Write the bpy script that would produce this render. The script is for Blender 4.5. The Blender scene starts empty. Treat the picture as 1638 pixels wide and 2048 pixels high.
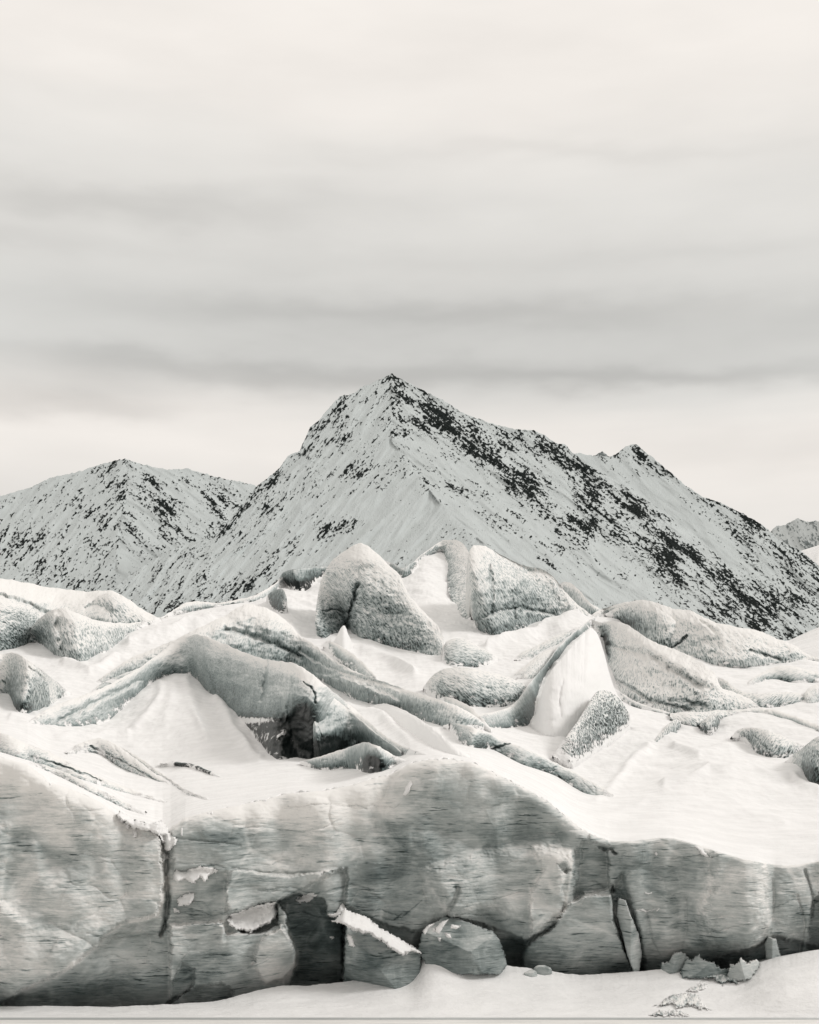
import bpy, math
import numpy as np

# ------------------------------------------------------------------ camera
C = bpy.context.scene.collection
F, HY, CX, CZ = 2600.0, 1500.0, 819.0, 10.74       # focal length in photo pixels, horizon row, centre column, eye height
cam = bpy.data.cameras.new('camera')
camo = bpy.data.objects.new('camera', cam); C.objects.link(camo)
camo.location = (0, 0, CZ); camo.rotation_euler = (math.radians(90), 0, 0)
cam.sensor_fit = 'HORIZONTAL'; cam.sensor_width = 36.0
cam.lens = 36.0*F/1638.0
cam.shift_y = (HY-1024.0)/1638.0
cam.clip_start = 0.5; cam.clip_end = 60000
bpy.context.scene.camera = camo

# ------------------------------------------------------------------ sun, sky, exposure
SUN_EL, SUN_AZ = 38.0, 100.0          # elevation; azimuth east of the viewing direction (sun stands behind the mountain)
sl = bpy.data.lights.new('sun', 'SUN'); sl.energy = 1.4; sl.angle = math.radians(15); sl.color = (1.0, .975, .95)
so = bpy.data.objects.new('sun', sl); C.objects.link(so)
so.rotation_euler = (math.radians(90-SUN_EL), 0, math.radians(180-SUN_AZ))
w = bpy.data.worlds.new('World'); bpy.context.scene.world = w; w.use_nodes = True
nt = w.node_tree; nt.nodes.clear(); L = nt.links.new
def wn(t, **k):
    n = nt.nodes.new(t)
    for a, b in k.items(): setattr(n, a, b)
    return n
def wm(op, a, b=None, c=None):
    n = wn('ShaderNodeMath', operation=op)
    for i, v in enumerate((a, b, c)):
        if v is None: continue
        if isinstance(v, (int, float)): n.inputs[i].default_value = v
        else: L(v, n.inputs[i])
    return n.outputs[0]
tc = wn('ShaderNodeTexCoord'); sx = wn('ShaderNodeSeparateXYZ'); L(tc.outputs['Generated'], sx.inputs[0])
X, Y, Z = sx.outputs
hyp = wm('SQRT', wm('ADD', wm('MULTIPLY', X, X), wm('MULTIPLY', Y, Y)))
tan_el = wm('DIVIDE', Z, wm('MAXIMUM', hyp, 1e-4))
az = wm('ARCTAN2', X, Y)
cb = wn('ShaderNodeCombineXYZ'); L(az, cb.inputs[0]); L(tan_el, cb.inputs[1])
def wnoise(sx_, sy_, detail, off):
    m = wn('ShaderNodeMapping'); m.inputs['Scale'].default_value = (sx_, sy_, 1); m.inputs['Location'].default_value = (off, off*.37, off*.71)
    L(cb.outputs[0], m.inputs[0])
    n = wn('ShaderNodeTexNoise'); n.inputs['Scale'].default_value = 1; n.inputs['Detail'].default_value = detail; n.inputs['Roughness'].default_value = .5
    L(m.outputs[0], n.inputs['Vector']); return wm('SUBTRACT', n.outputs[0], .5)
# cloud bands: height of the deck's streaks above the horizon, warped by long flat noise
warp = wm('ADD', wm('MULTIPLY', wnoise(2.2, 7, 2, 3.1), .06), wm('MULTIPLY', wnoise(5, 34, 4, 8.2), .03))
h = wm('ADD', tan_el, wm('ADD', warp, wm('MULTIPLY', az, 0.02)))
ramp = wn('ShaderNodeValToRGB'); L(wm('DIVIDE', h, 0.8), ramp.inputs[0])
def sky_rgb(v):   # grey value -> split toned colour, warm in the lights and cool in the greys
    t = min(1, max(0, (v-.55)/.3)); l = v
    return (l*(.985+.065*t), l*(1.003-.006*t), l*(.975-.035*t), 1)
stops = [((1500-y)/2600/.8, v) for y, v in ((1500, .76), (1100, .78), (1000, .82), (930, .87), (860, .83), (800, .73), (740, .67), (640, .67), (560, .70), (500, .72), (400, .735), (310, .775), (220, .83), (120, .865), (-160, .885))]
el = ramp.color_ramp.elements
# positions above are given as (1500-row)/2600/0.8
while len(el) > 1: el.remove(el[-1])
el[0].position = 0; el[0].color = sky_rgb(stops[0][1])
for a, b in stops[1:]:
    e = el.new(a); e.color = sky_rgb(b)
patch = wm('MULTIPLY_ADD', wnoise(2.6, 8, 5, 5.5), .26, 1.0)      # soft uneven density
wisp = wm('MULTIPLY', wnoise(9, 30, 6, 1.7), wnoise(2, 6, 2, 12.7)); patch = wm('ADD', patch, wm('MULTIPLY', wisp, .8))
patch = wm('ADD', patch, wm('MULTIPLY', wnoise(7, 17, 6, 31.4), .13)); azw = wm('ADD', az, wm('MULTIPLY', wnoise(3.0, 12, 3, 21.1), .35)); hw = wm('ADD', tan_el, wm('ADD', wm('MULTIPLY', wnoise(4.0, 16, 4, 15.1), .045), wm('MULTIPLY', wnoise(16, 38, 5, 2.9), .03)))
# the darker streaks of the cloud deck, each a long soft bar in azimuth and height
for bx, by, bw, bh, ba in ((330, 425, 420, 42, .13), (1050, 318, 480, 26, .06), (900, 640, 800, 40, .13), (560, 752, 800, 44, .20), (1430, 770, 380, 26, .13), (90, 830, 230, 36, .15), (1500, 925, 300, 60, .07), (1250, 520, 500, 26, .04), (60, 510, 380, 30, .06), (1550, 690, 300, 40, .06)):
    u_ = wm('DIVIDE', wm('SUBTRACT', azw, (bx-819)/2600.), bw/2600.); v_ = wm('DIVIDE', wm('SUBTRACT', hw, (1500-by)/2600.), bh/2600.)
    r2 = wm('ADD', wm('MULTIPLY', u_, u_), wm('MULTIPLY', v_, v_))
    patch = wm('SUBTRACT', patch, wm('MULTIPLY', wm('EXPONENT', wm('MULTIPLY', r2, -1.0)), ba*1.25))
# unseen sky lifted overhead and dimmed behind the viewer, added to shape the light
zen = wn('ShaderNodeMapRange', interpolation_type='SMOOTHSTEP'); L(Z, zen.inputs['Value'])
zen.inputs['From Min'].default_value = .5; zen.inputs['From Max'].default_value = 1; zen.inputs['To Min'].default_value = 1; zen.inputs['To Max'].default_value = 1.25
back = wn('ShaderNodeMapRange', interpolation_type='SMOOTHSTEP'); L(Y, back.inputs['Value'])
back.inputs['From Min'].default_value = -.9; back.inputs['From Max'].default_value = .35; back.inputs['To Min'].default_value = .55; back.inputs['To Max'].default_value = 1
g = wm('MULTIPLY', wm('MULTIPLY', patch, zen.outputs[0]), back.outputs[0])
cl = wn('ShaderNodeVectorMath', operation='SCALE'); L(ramp.outputs[0], cl.inputs[0]); L(g, cl.inputs['Scale'])
sky = wn('ShaderNodeTexSky', sky_type='NISHITA', sun_disc=False)
sky.sun_elevation = math.radians(SUN_EL); sky.sun_rotation = math.radians(SUN_AZ)
bs = wn('ShaderNodeBackground'); L(sky.outputs[0], bs.inputs[0]); bs.inputs[1].default_value = .08
bc = wn('ShaderNodeBackground'); L(cl.outputs[0], bc.inputs[0]); bc.inputs[1].default_value = 1.0
mx = wn('ShaderNodeMixShader'); mx.inputs[0].default_value = .985; L(bs.outputs[0], mx.inputs[1]); L(bc.outputs[0], mx.inputs[2])
wo = wn('ShaderNodeOutputWorld'); L(mx.outputs[0], wo.inputs[0])
sc = bpy.context.scene
sc.view_settings.view_transform = 'Standard'; sc.view_settings.look = 'None'; sc.view_settings.exposure = 0.0; sc.view_settings.gamma = 1
sc.cycles.max_bounces = 6; sc.cycles.diffuse_bounces = 4; sc.cycles.use_denoising = True

# ------------------------------------------------------------------ numeric helpers
_r = np.random.RandomState(7)
_PERM = _r.permutation(512); _PERM = np.concatenate([_PERM, _PERM, _PERM])
_G = _r.normal(size=(512, 3)); _G /= np.linalg.norm(_G, axis=1)[:, None]
def perlin(x, y, z=0.0):
    x, y, z = np.broadcast_arrays(np.asarray(x, float), y, z)
    xi = np.floor(x).astype(np.int64); yi = np.floor(y).astype(np.int64); zi = np.floor(z).astype(np.int64)
    xf = x-xi; yf = y-yi; zf = z-zi
    u = xf*xf*xf*(xf*(xf*6-15)+10); v = yf*yf*yf*(yf*(yf*6-15)+10); ww = zf*zf*zf*(zf*(zf*6-15)+10)
    flat = np.all(zf == 0)
    def gr(i, j, k):
        h_ = _PERM[(_PERM[(_PERM[(xi+i) & 511]+yi+j) & 511]+zi+k) & 511]
        g_ = _G[h_ & 511]
        return g_[..., 0]*(xf-i)+g_[..., 1]*(yf-j)+g_[..., 2]*(zf-k)
    def plane(k):
        a = gr(0, 0, k); b = gr(1, 0, k); c = gr(0, 1, k); d = gr(1, 1, k)
        return (a+(b-a)*u)*(1-v)+(c+(d-c)*u)*v
    p0 = plane(0)
    if flat: return p0*1.5
    return (p0+(plane(1)-p0)*ww)*1.5
def fbm(x, y, z=0.0, o=4, gain=.5, seed=0.0):
    s = 0; a = 1; f = 1; t = 0
    for i in range(o):
        s = s+a*perlin(x*f+seed+17.3*i, y*f+seed*1.7-9.1*i, z*f if not np.isscalar(z) or z else 0.0); t += a; a *= gain; f *= 2.03
    return s/t
def ridged(x, y, o=4, gain=.55, seed=0.0):
    s = 0; a = 1; f = 1; t = 0
    for i in range(o):
        s = s+a*(1-2*np.abs(perlin(x*f+seed+13.1*i, y*f-seed+5.7*i))); t += a; a *= gain; f *= 2.05
    return s/t
def worley(x, y, seed=0):
    xi = np.floor(x).astype(np.int64); yi = np.floor(y).astype(np.int64)
    f1 = np.full(x.shape, 9.0); f2 = np.full(x.shape, 9.0); idv = np.zeros(x.shape)
    for i in (-1, 0, 1):
        for j in (-1, 0, 1):
            h_ = _PERM[(_PERM[(xi+i+seed) & 511]+yi+j) & 511]
            g_ = _G[h_]*.5+.5
            d = np.hypot(xi+i+g_[..., 0]-x, yi+j+g_[..., 1]-y)
            nearer = d < f1
            f2 = np.where(nearer, f1, np.minimum(f2, d)); idv = np.where(nearer, h_/511.0, idv); f1 = np.minimum(f1, d)
    return f1, f2, idv
def smooth(a, b, x):
    t = np.clip((x-a)/(b-a), 0, 1); return t*t*(3-2*t)
def catmull(P, n):
    P = np.asarray(P, float)
    if len(P) < 3:
        t = np.linspace(0, 1, n)[:, None]; return P[0]*(1-t)+P[-1]*t
    Q = np.vstack([2*P[0]-P[1], P, 2*P[-1]-P[-2]])
    d = np.r_[0, np.cumsum(np.linalg.norm(np.diff(P[:, :2], axis=0), axis=1)+1e-6)]; d /= d[-1]
    s = np.linspace(0, 1, n); i = np.clip(np.searchsorted(d, s, side='right')-1, 0, len(P)-2)
    t = ((s-d[i])/(d[i+1]-d[i]))[:, None]
    p0, p1, p2, p3 = Q[i], Q[i+1], Q[i+2], Q[i+3]
    m1 = (p2-p0)*.42; m2 = (p3-p1)*.42
    return (2*t**3-3*t**2+1)*p1+(t**3-2*t**2+t)*m1+(-2*t**3+3*t**2)*p2+(t**3-t**2)*m2
def interp(P, x):
    P = np.asarray(P, float); return np.interp(x, P[:, 0], P[:, 1])
def unproj(px, py, D):
    return np.stack([(px-CX)/F*D, D+0*px, CZ+(HY-py)/F*D], -1)
def line_dist(P, x, y):
    P = np.asarray(P, float); best = np.full(np.shape(x), 1e9)
    for a, b in zip(P[:-1], P[1:]):
        d = b[:2]-a[:2]; l2 = d@d+1e-9
        t = np.clip(((x-a[0])*d[0]+(y-a[1])*d[1])/l2, 0, 1)
        best = np.minimum(best, np.hypot(x-a[0]-t*d[0], y-a[1]-t*d[1]))
    return best
def poly_sd(P, x, y):        # signed distance, positive inside
    P = np.asarray(P, float); best = np.full(np.shape(x), 1e9); ins = np.zeros(np.shape(x), bool)
    for a, b in zip(P, np.roll(P, -1, axis=0)):
        d = b-a; l2 = d@d+1e-9
        t = np.clip(((x-a[0])*d[0]+(y-a[1])*d[1])/l2, 0, 1)
        best = np.minimum(best, np.hypot(x-a[0]-t*d[0], y-a[1]-t*d[1]))
        if a[1] != b[1]:
            ins ^= ((a[1] > y) != (b[1] > y)) & (x < (b[0]-a[0])*(y-a[1])/(b[1]-a[1])+a[0])
    return np.where(ins, best, -best)

# ------------------------------------------------------------------ mesh + tagging helpers
def tag(o, label=None, cat=None, group=None, kind=None):
    if label: o['label'] = label
    if cat: o['category'] = cat
    if group: o['group'] = group
    if kind: o['kind'] = kind
    return o
def mesh_obj(name, V, faces, mat, attrs=None, uv=None, parent=None, origin=None, shade=True):
    V = np.asarray(V, float).reshape(-1, 3); faces = np.asarray(faces, np.int64)
    me = bpy.data.meshes.new(name)
    me.vertices.add(len(V)); k = faces.shape[1]
    me.loops.add(faces.size); me.polygons.add(len(faces))
    if origin is None:
        origin = np.array([V[:, 0].mean(), V[:, 1].mean(), V[:, 2].min()])
    base = np.zeros(3) if parent is None else np.array(parent.location)
    loc = np.array(origin, float)
    me.vertices.foreach_set('co', (V-loc).ravel())
    me.loops.foreach_set('vertex_index', faces.ravel().astype(np.int32))
    me.polygons.foreach_set('loop_start', np.arange(0, faces.size, k, dtype=np.int32))
    me.polygons.foreach_set('use_smooth', np.full(len(faces), shade))
    me.update(); 
    if uv is not None:
        ul = me.uv_layers.new(name='UVMap'); ul.data.foreach_set('uv', np.asarray(uv).reshape(-1, 2)[faces.ravel()].ravel())
    for n, a in (attrs or {}).items():
        at = me.attributes.new(n, 'FLOAT', 'POINT'); at.data.foreach_set('value', np.asarray(a, float).ravel())
    me.validate()
    me.materials.append(mat)
    o = bpy.data.objects.new(name, me); C.objects.link(o)
    o.location = loc-base
    if parent is not None: o.parent = parent
    return o
def grid_faces(n, m, mask=None):
    i = np.arange(n*m).reshape(n, m)
    f = np.stack([i[:-1, :-1], i[:-1, 1:], i[1:, 1:], i[1:, :-1]], -1)
    if mask is not None: f = f[mask[:-1, :-1] & mask[:-1, 1:] & mask[1:, 1:] & mask[1:, :-1]]
    return f.reshape(-1, 4)
def compact(V, faces, attrs):
    used = np.unique(faces); mp = np.full(len(V), -1); mp[used] = np.arange(len(used))
    return V[used], mp[faces], {k: np.asarray(a).ravel()[used] for k, a in attrs.items()}
def grid_normals(P):
    du = np.gradient(P, axis=0); dv = np.gradient(P, axis=1)
    n = np.cross(dv, du); n /= np.linalg.norm(n, axis=-1, keepdims=True)+1e-9
    return n

# ------------------------------------------------------------------ materials
class M:
    def __init__(s, name):
        s.m = bpy.data.materials.new(name); s.m.use_nodes = True; s.t = s.m.node_tree
        s.t.nodes.clear()
        s.b = s.t.nodes.new('ShaderNodeBsdfPrincipled'); s.o = s.t.nodes.new('ShaderNodeOutputMaterial')
        s.t.links.new(s.b.outputs[0], s.o.inputs[0])
    def n(s, t, **k):
        n = s.t.nodes.new(t)
        for a, b in k.items(): setattr(n, a, b)
        return n
    def put(s, v, sock):
        if isinstance(v, (int, float)): sock.default_value = v
        elif isinstance(v, tuple): sock.default_value = v
        else: s.t.links.new(v, sock)
    def math(s, op, a, b=None, c=None, clamp=False):
        n = s.n('ShaderNodeMath', operation=op, use_clamp=clamp)
        for i, v in enumerate((a, b, c)):
            if v is not None: s.put(v, n.inputs[i])
        return n.outputs[0]
    def attr(s, name): 
        n = s.n('ShaderNodeAttribute', attribute_name=name); return n.outputs['Fac']
    def coords(s, kind, scale=(1, 1, 1), rot=(0, 0, 0)):
        n = s.n('ShaderNodeTexCoord'); m = s.n('ShaderNodeMapping')
        s.t.links.new(n.outputs[kind], m.inputs[0]); m.inputs['Scale'].default_value = scale; m.inputs['Rotation'].default_value = rot
        return m.outputs[0]
    def noise(s, vec, scale, detail=3, rough=.5, dist=0.0):
        n = s.n('ShaderNodeTexNoise'); s.put(vec, n.inputs['Vector']); n.inputs['Scale'].default_value = scale
        n.inputs['Detail'].default_value = detail; n.inputs['Roughness'].default_value = rough; n.inputs['Distortion'].default_value = dist
        return n.outputs[0]
    def voro(s, vec, scale, rnd=1.0, feature='F1'):
        n = s.n('ShaderNodeTexVoronoi', feature=feature); s.put(vec, n.inputs['Vector']); n.inputs['Scale'].default_value = scale
        n.inputs['Randomness'].default_value = rnd
        return n.outputs['Distance']
    def mapr(s, v, a, b, c=0.0, d=1.0, smooth_=True):
        n = s.n('ShaderNodeMapRange', interpolation_type='SMOOTHSTEP' if smooth_ else 'LINEAR')
        s.put(v, n.inputs['Value'])
        for i, q in enumerate((a, b, c, d)): s.put(q, n.inputs[i+1])
        return n.outputs[0]
    def mix(s, f, a, b):
        n = s.n('ShaderNodeMix', data_type='RGBA'); s.put(f, n.inputs[0]); s.put(a, n.inputs[6]); s.put(b, n.inputs[7]); return n.outputs[2]
    def bump(s, hgt, strength, dist, nrm=None):
        n = s.n('ShaderNodeBump'); n.inputs['Strength'].default_value = strength; n.inputs['Distance'].default_value = dist
        s.put(hgt, n.inputs['Height'])
        if nrm is not None: s.put(nrm, n.inputs['Normal'])
        return n.outputs[0]
    def normal_z(s):
        g_ = s.n('ShaderNodeNewGeometry'); x = s.n('ShaderNodeSeparateXYZ'); s.t.links.new(g_.outputs['Normal'], x.inputs[0]); return x.outputs[2]
    def fin(s, col, rough, nrm=None, spec=.4):
        s.put(col, s.b.inputs['Base Color']); s.put(rough, s.b.inputs['Roughness']); s.b.inputs['Specular IOR Level'].default_value = spec
        if nrm is not None: s.put(nrm, s.b.inputs['Normal'])
        return s.m
SNOW = (.88, .877, .872, 1)
def mk_snow(name='snow', col=SNOW, k=1.0):
    m = M(name); c = m.coords('Object')
    a = m.noise(m.coords('Object', (.5, 1.2, 1.2)), 1.1*k, 4, .55); b = m.noise(c, 9*k, 3, .6)
    col_ = m.mix(m.mapr(a, .35, .65), tuple(q*.94 for q in col[:3])+(1,), col)
    n1 = m.bump(a, .45, .30/k); n2 = m.bump(b, .4, .04/k, n1)
    n2 = m.bump(m.noise(m.coords('Object', (.7, 2.6, 2.6)), 3.2*k, 4, .6), .35, .08/k, n2)
    return m.fin(col_, .75, n2, .25)
def mk_ice():
    # wind-scalloped glacier ice: pits and lee crusts drawn out along the slope, frost and clear-ice amounts from the mesh also carry painted light and shade
    m = M('scalloped_ice'); uv = m.coords('UV')
    h1 = m.noise(m.coords('UV', (7.5, 1.9, 1)), 1.0, 3, .6, .2)
    h2 = m.noise(m.coords('UV', (14, 3.8, 1)), 1.0, 2, .6, .1)
    pits = m.voro(m.coords('UV', (6.0, 1.7, 1)), 1.0)
    hatch = m.math('ADD', m.math('MULTIPLY', h1, .6), m.math('ADD', m.math('MULTIPLY', h2, .35), m.math('MULTIPLY', pits, .22)))
    hz = m.mapr(hatch, .36, .72)
    big = m.noise(uv, .35, 4, .6); speck = m.noise(uv, 16, 2, .6)
    fr = m.attr('frost'); clear_shade = m.attr('clear'); up = m.mapr(m.normal_z(), .15, .95)
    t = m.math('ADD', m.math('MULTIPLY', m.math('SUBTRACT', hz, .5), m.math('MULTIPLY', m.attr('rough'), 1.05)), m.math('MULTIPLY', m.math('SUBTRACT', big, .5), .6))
    lum = m.math('ADD', m.math('ADD', t, m.math('MULTIPLY', up, .55)), m.math('SUBTRACT', fr, clear_shade))
    lum = m.math('ADD', lum, m.math('MULTIPLY', m.math('SUBTRACT', speck, .5), .10))
    strand = m.noise(m.coords('UV', (3.0, 2.2, 1)), 1.0, 4, .65, .4); grain = m.noise(m.coords('Object', (.8, .8, 1.6)), 1.5, 6, .72, .2)
    cv = m.math('ADD', m.attr('cov'), m.math('ADD', m.math('MULTIPLY', m.math('SUBTRACT', strand, .5), m.math('MULTIPLY_ADD', m.attr('rough'), .7, .05)), m.math('MULTIPLY', m.math('SUBTRACT', grain, .5), 1.7)))
    cover = m.mapr(cv, .42, .60)
    r = m.n('ShaderNodeValToRGB'); m.put(m.math('MULTIPLY_ADD', lum, .70, .31, clamp=True), r.inputs[0])
    e = r.color_ramp.elements; e[0].position = 0; e[0].color = (.010, .014, .0135, 1); e[1].position = 1; e[1].color = (.86, .85, .83, 1)
    for p, c in ((.22, (.125, .158, .157, 1)), (.45, (.325, .372, .37, 1)), (.72, (.63, .66, .655, 1))):
        q = e.new(p); q.color = c
    nb = m.bump(m.math('MULTIPLY', hz, m.attr('rough')), .5, .05); nb = m.bump(big, .4, .25, nb); nb = m.bump(cover, .8, .06, nb)
    rough = m.mapr(lum, -.5, .8, .38, .75)
    return m.fin(m.mix(cover, r.outputs[0], SNOW), rough, nb, .16)
def mk_cliff():
    m = M('layered_ice'); o = m.coords('Object')
    st1 = m.noise(m.coords('Object', (.7, .4, 6.5), (0, .03, 0)), 1.0, 8, .74, .5)
    st2 = m.noise(m.coords('Object', (1.8, .6, 15), (0, -.02, 0)), 1.0, 4, .7, .3)
    blot = m.noise(m.coords('Object', (.45, .4, .7)), 1.0, 5, .6, .8)
    vein = m.voro(m.coords('Object', (.22, .2, .3), (0, .6, 0)), 1.0, 1, 'DISTANCE_TO_EDGE')
    vein = m.math('MULTIPLY', m.mapr(vein, 0, .035, 1, 0), m.mapr(m.noise(o, .6, 2), .45, .65))
    layer = m.math('ADD', m.math('MULTIPLY', m.math('SUBTRACT', st1, .5), 1.5), m.math('MULTIPLY', m.math('SUBTRACT', st2, .5), 1.15))
    layer = m.math('MULTIPLY', layer, m.mapr(m.noise(m.coords('Object', (.3, .3, .5)), 1.0, 3), .3, .65, .35, 1.25))
    dash = m.noise(m.coords('Object', (1.1, .5, 13), (0, .02, 0)), 1.0, 3, .6, .25)
    dash = m.math('MULTIPLY', m.mapr(dash, .30, .44, 1, 0), m.mapr(m.noise(m.coords('Object', (.5, .4, 1.1)), 1.0, 3, .6), .42, .62))
    layer = m.math('SUBTRACT', layer, m.math('MULTIPLY', dash, 1.15))
    lum = m.math('ADD', layer, m.math('MULTIPLY', m.math('SUBTRACT', blot, .5), 2.0))
    lum = m.math('ADD', lum, m.math('MULTIPLY', m.math('SUBTRACT', m.noise(m.coords('Object', (.16, .2, .24)), 1.0, 3, .55, .5), .5), 1.6))
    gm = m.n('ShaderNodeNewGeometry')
    edge = m.mapr(gm.outputs['Pointiness'], .5, .60, 0, .35)  # convex edges whitened, standing in for light through thin ice
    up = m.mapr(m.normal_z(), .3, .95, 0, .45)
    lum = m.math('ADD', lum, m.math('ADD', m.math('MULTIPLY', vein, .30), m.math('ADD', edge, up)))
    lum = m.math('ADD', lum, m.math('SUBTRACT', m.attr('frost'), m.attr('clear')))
    r = m.n('ShaderNodeValToRGB'); m.put(m.math('MULTIPLY_ADD', lum, .47, .575, clamp=True), r.inputs[0])
    e = r.color_ramp.elements; e[0].position = 0; e[0].color = (.032, .045, .043, 1); e[1].position = 1; e[1].color = (.84, .83, .81, 1)
    for p, c in ((.2, (.10, .127, .127, 1)), (.42, (.262, .297, .293, 1)), (.66, (.48, .51, .502, 1))):
        q = e.new(p); q.color = c
    nb = m.bump(st1, .5, .06); nb = m.bump(st2, .3, .03, nb); nb = m.bump(blot, .35, .3, nb)
    return m.fin(r.outputs[0], m.mapr(blot, .3, .7, .4, .6), nb, .16)
def mk_mountain(name, snow, rock, fine):
    m = M(name)
    n1 = m.noise(m.coords('UV', (1, 1, 1)), fine, 3, .65); n2 = m.noise(m.coords('UV', (1, 1, 1)), fine*.12, 3, .6)
    v = m.math('ADD', m.attr('rock'), m.math('MULTIPLY', m.math('SUBTRACT', n1, .5), .9))
    k = m.mapr(v, -.02, .24)
    sn = m.mix(m.mapr(n2, .3, .7), tuple(q*.93 for q in snow)+(1,), snow+(1,))
    rk = m.mix(m.mapr(n1, .3, .7), tuple(q*.5 for q in rock)+(1,), tuple(q*2.0 for q in rock)+(1,))
    nb = m.bump(n1, .5, 3.0)
    return m.fin(m.mix(k, sn, rk), .9, nb, .02)
def flat_mat(name, col, rough=.6):
    m = M(name); a = m.noise(m.coords('Object', (.3, 3, 1)), 1.2, 4)
    return m.fin(m.mix(m.mapr(a, .3, .7), tuple(q*.85 for q in col)+(1,), col+(1,)), rough)
MAT_SNOW = mk_snow(); MAT_ICE = mk_ice(); MAT_CLIFF = mk_cliff()
MAT_MTN = mk_mountain('snowy_rock', (.56, .60, .60), (.011, .014, .0135), 34)
MAT_FAR = mk_mountain('distant_snowy_rock', (.46, .485, .48), (.12, .135, .135), 30)  # distance haze painted in: lighter rock, greyer snow
MAT_LAKE = flat_mat('snow_covered_lake_ice', (.86, .845, .82), .6)
MAT_EDGE = flat_mat('lake_edge_grey', (.50, .52, .515), .45)  # grey for the thin strip at the foot of the bank

# ------------------------------------------------------------------ ground
def sheet(name, x0, x1, y0, y1, z, mat, nx=60, ny=60):
    xs = np.linspace(x0, x1, nx); ys = np.linspace(y0, y1, ny); XX, YY = np.meshgrid(xs, ys, indexing='ij')
    P = np.stack([XX, YY, z+0*XX], -1)
    return mesh_obj(name, P, grid_faces(nx, ny)[:, ::-1], mat, origin=(0, 0, z))
tag(sheet('ground', -20000, 20000, -20000, 20000, -1.2, mk_snow('plain_snow', SNOW, .05)), kind='structure', label='snow covered valley floor reaching to the foot of the mountains')
tag(sheet('frozen_lake', -500, 500, -250, 52.2, 0.0, MAT_LAKE), kind='structure', label='flat snow dusted lake ice along the bottom edge of the photo')
tag(sheet('lake_edge_strip', -500, 500, 51.75, 52.15, 0.006, MAT_EDGE, 200, 3), kind='structure', label='thin grey strip along the foot of the snow bank')

# ------------------------------------------------------------------ profiles read off the place
RIM = [(-400, 1500), (-100, 1508), (0, 1515), (55, 1530), (100, 1566), (150, 1582), (200, 1605), (225, 1625), (250, 1648), (300, 1660), (325, 1672), (345, 1655), (370, 1636), (425, 1622), (475, 1612),
       (530, 1600), (575, 1588), (650, 1582), (700, 1572), (750, 1557), (780, 1550), (819, 1528), (858, 1520), (898, 1519), (943, 1525), (978, 1541), (1018, 1562),
       (1058, 1582), (1098, 1605), (1128, 1632), (1158, 1655), (1188, 1672), (1218, 1682), (1258, 1684), (1308, 1677), (1348, 1677), (1393, 1690), (1438, 1705),
       (1483, 1718), (1528, 1727), (1568, 1732), (1598, 1730), (1638, 1722), (1750, 1712), (2050, 1700)]
BOT = [(-400, 2010), (0, 2013), (100, 2012), (215, 2014), (330, 2009), (430, 2003), (470, 1993), (530, 1977), (570, 1971), (620, 1971), (700, 1962), (770, 1950), (825, 1943), (850, 1905), (880, 1897),
       (930, 1915), (1010, 1930), (1080, 1940), (1160, 1950), (1200, 1948), (1270, 1943), (1330, 1938), (1400, 1940), (1455, 1948), (1490, 1945), (1520, 1925), (1560, 1913), (1638, 1900), (1750, 1888), (2050, 1880)]
def rim(px): return interp(RIM, px)
def rim_s(px): return (rim(px-16)+rim(px)*2+rim(px+16))/4
def wall_d(px):              # distance of the ice front
    return interp([(-400, 54.6), (0, 54.4), (330, 55.0), (700, 56.6), (1200, 57.0), (1638, 56.4), (2050, 57)], px)
TWEAK = [  # cx, cy, rx, ry, metres nearer(-)/farther(+) : snow drifts banked against the ridges
    (345, 1395, 85, 55, -6.0), (430, 1470, 90, 50, -3.0), (1160, 1330, 45, 75, -9.0), (1150, 1420, 80, 60, -5), (850, 1180, 40, 60, -6), (560, 1240, 40, 40, -5),
    (1450, 1560, 120, 45, -3.0), (1330, 1520, 80, 40, 2.0), (600, 1560, 90, 22, 1.5), (1000, 1330, 80, 30, 3), (780, 1330, 80, 35, 4), (180, 1380, 60, 30, 3)]
def ground_d(px, py):
    px = np.asarray(px, float); py = np.asarray(py, float)
    B = lambda q: 57.8*np.exp((1690-q)*.00215)
    r_ = rim_s(px)
    d = B(py)+(wall_d(px)+.5-B(r_))*np.exp(-np.maximum(r_-py, 0)/85.0)
    for cx, cy, rx, ry, a in TWEAK:
        d = d+a*np.exp(-((px-cx)/rx)**2-((py-cy)/ry)**2)
    return d

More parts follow.
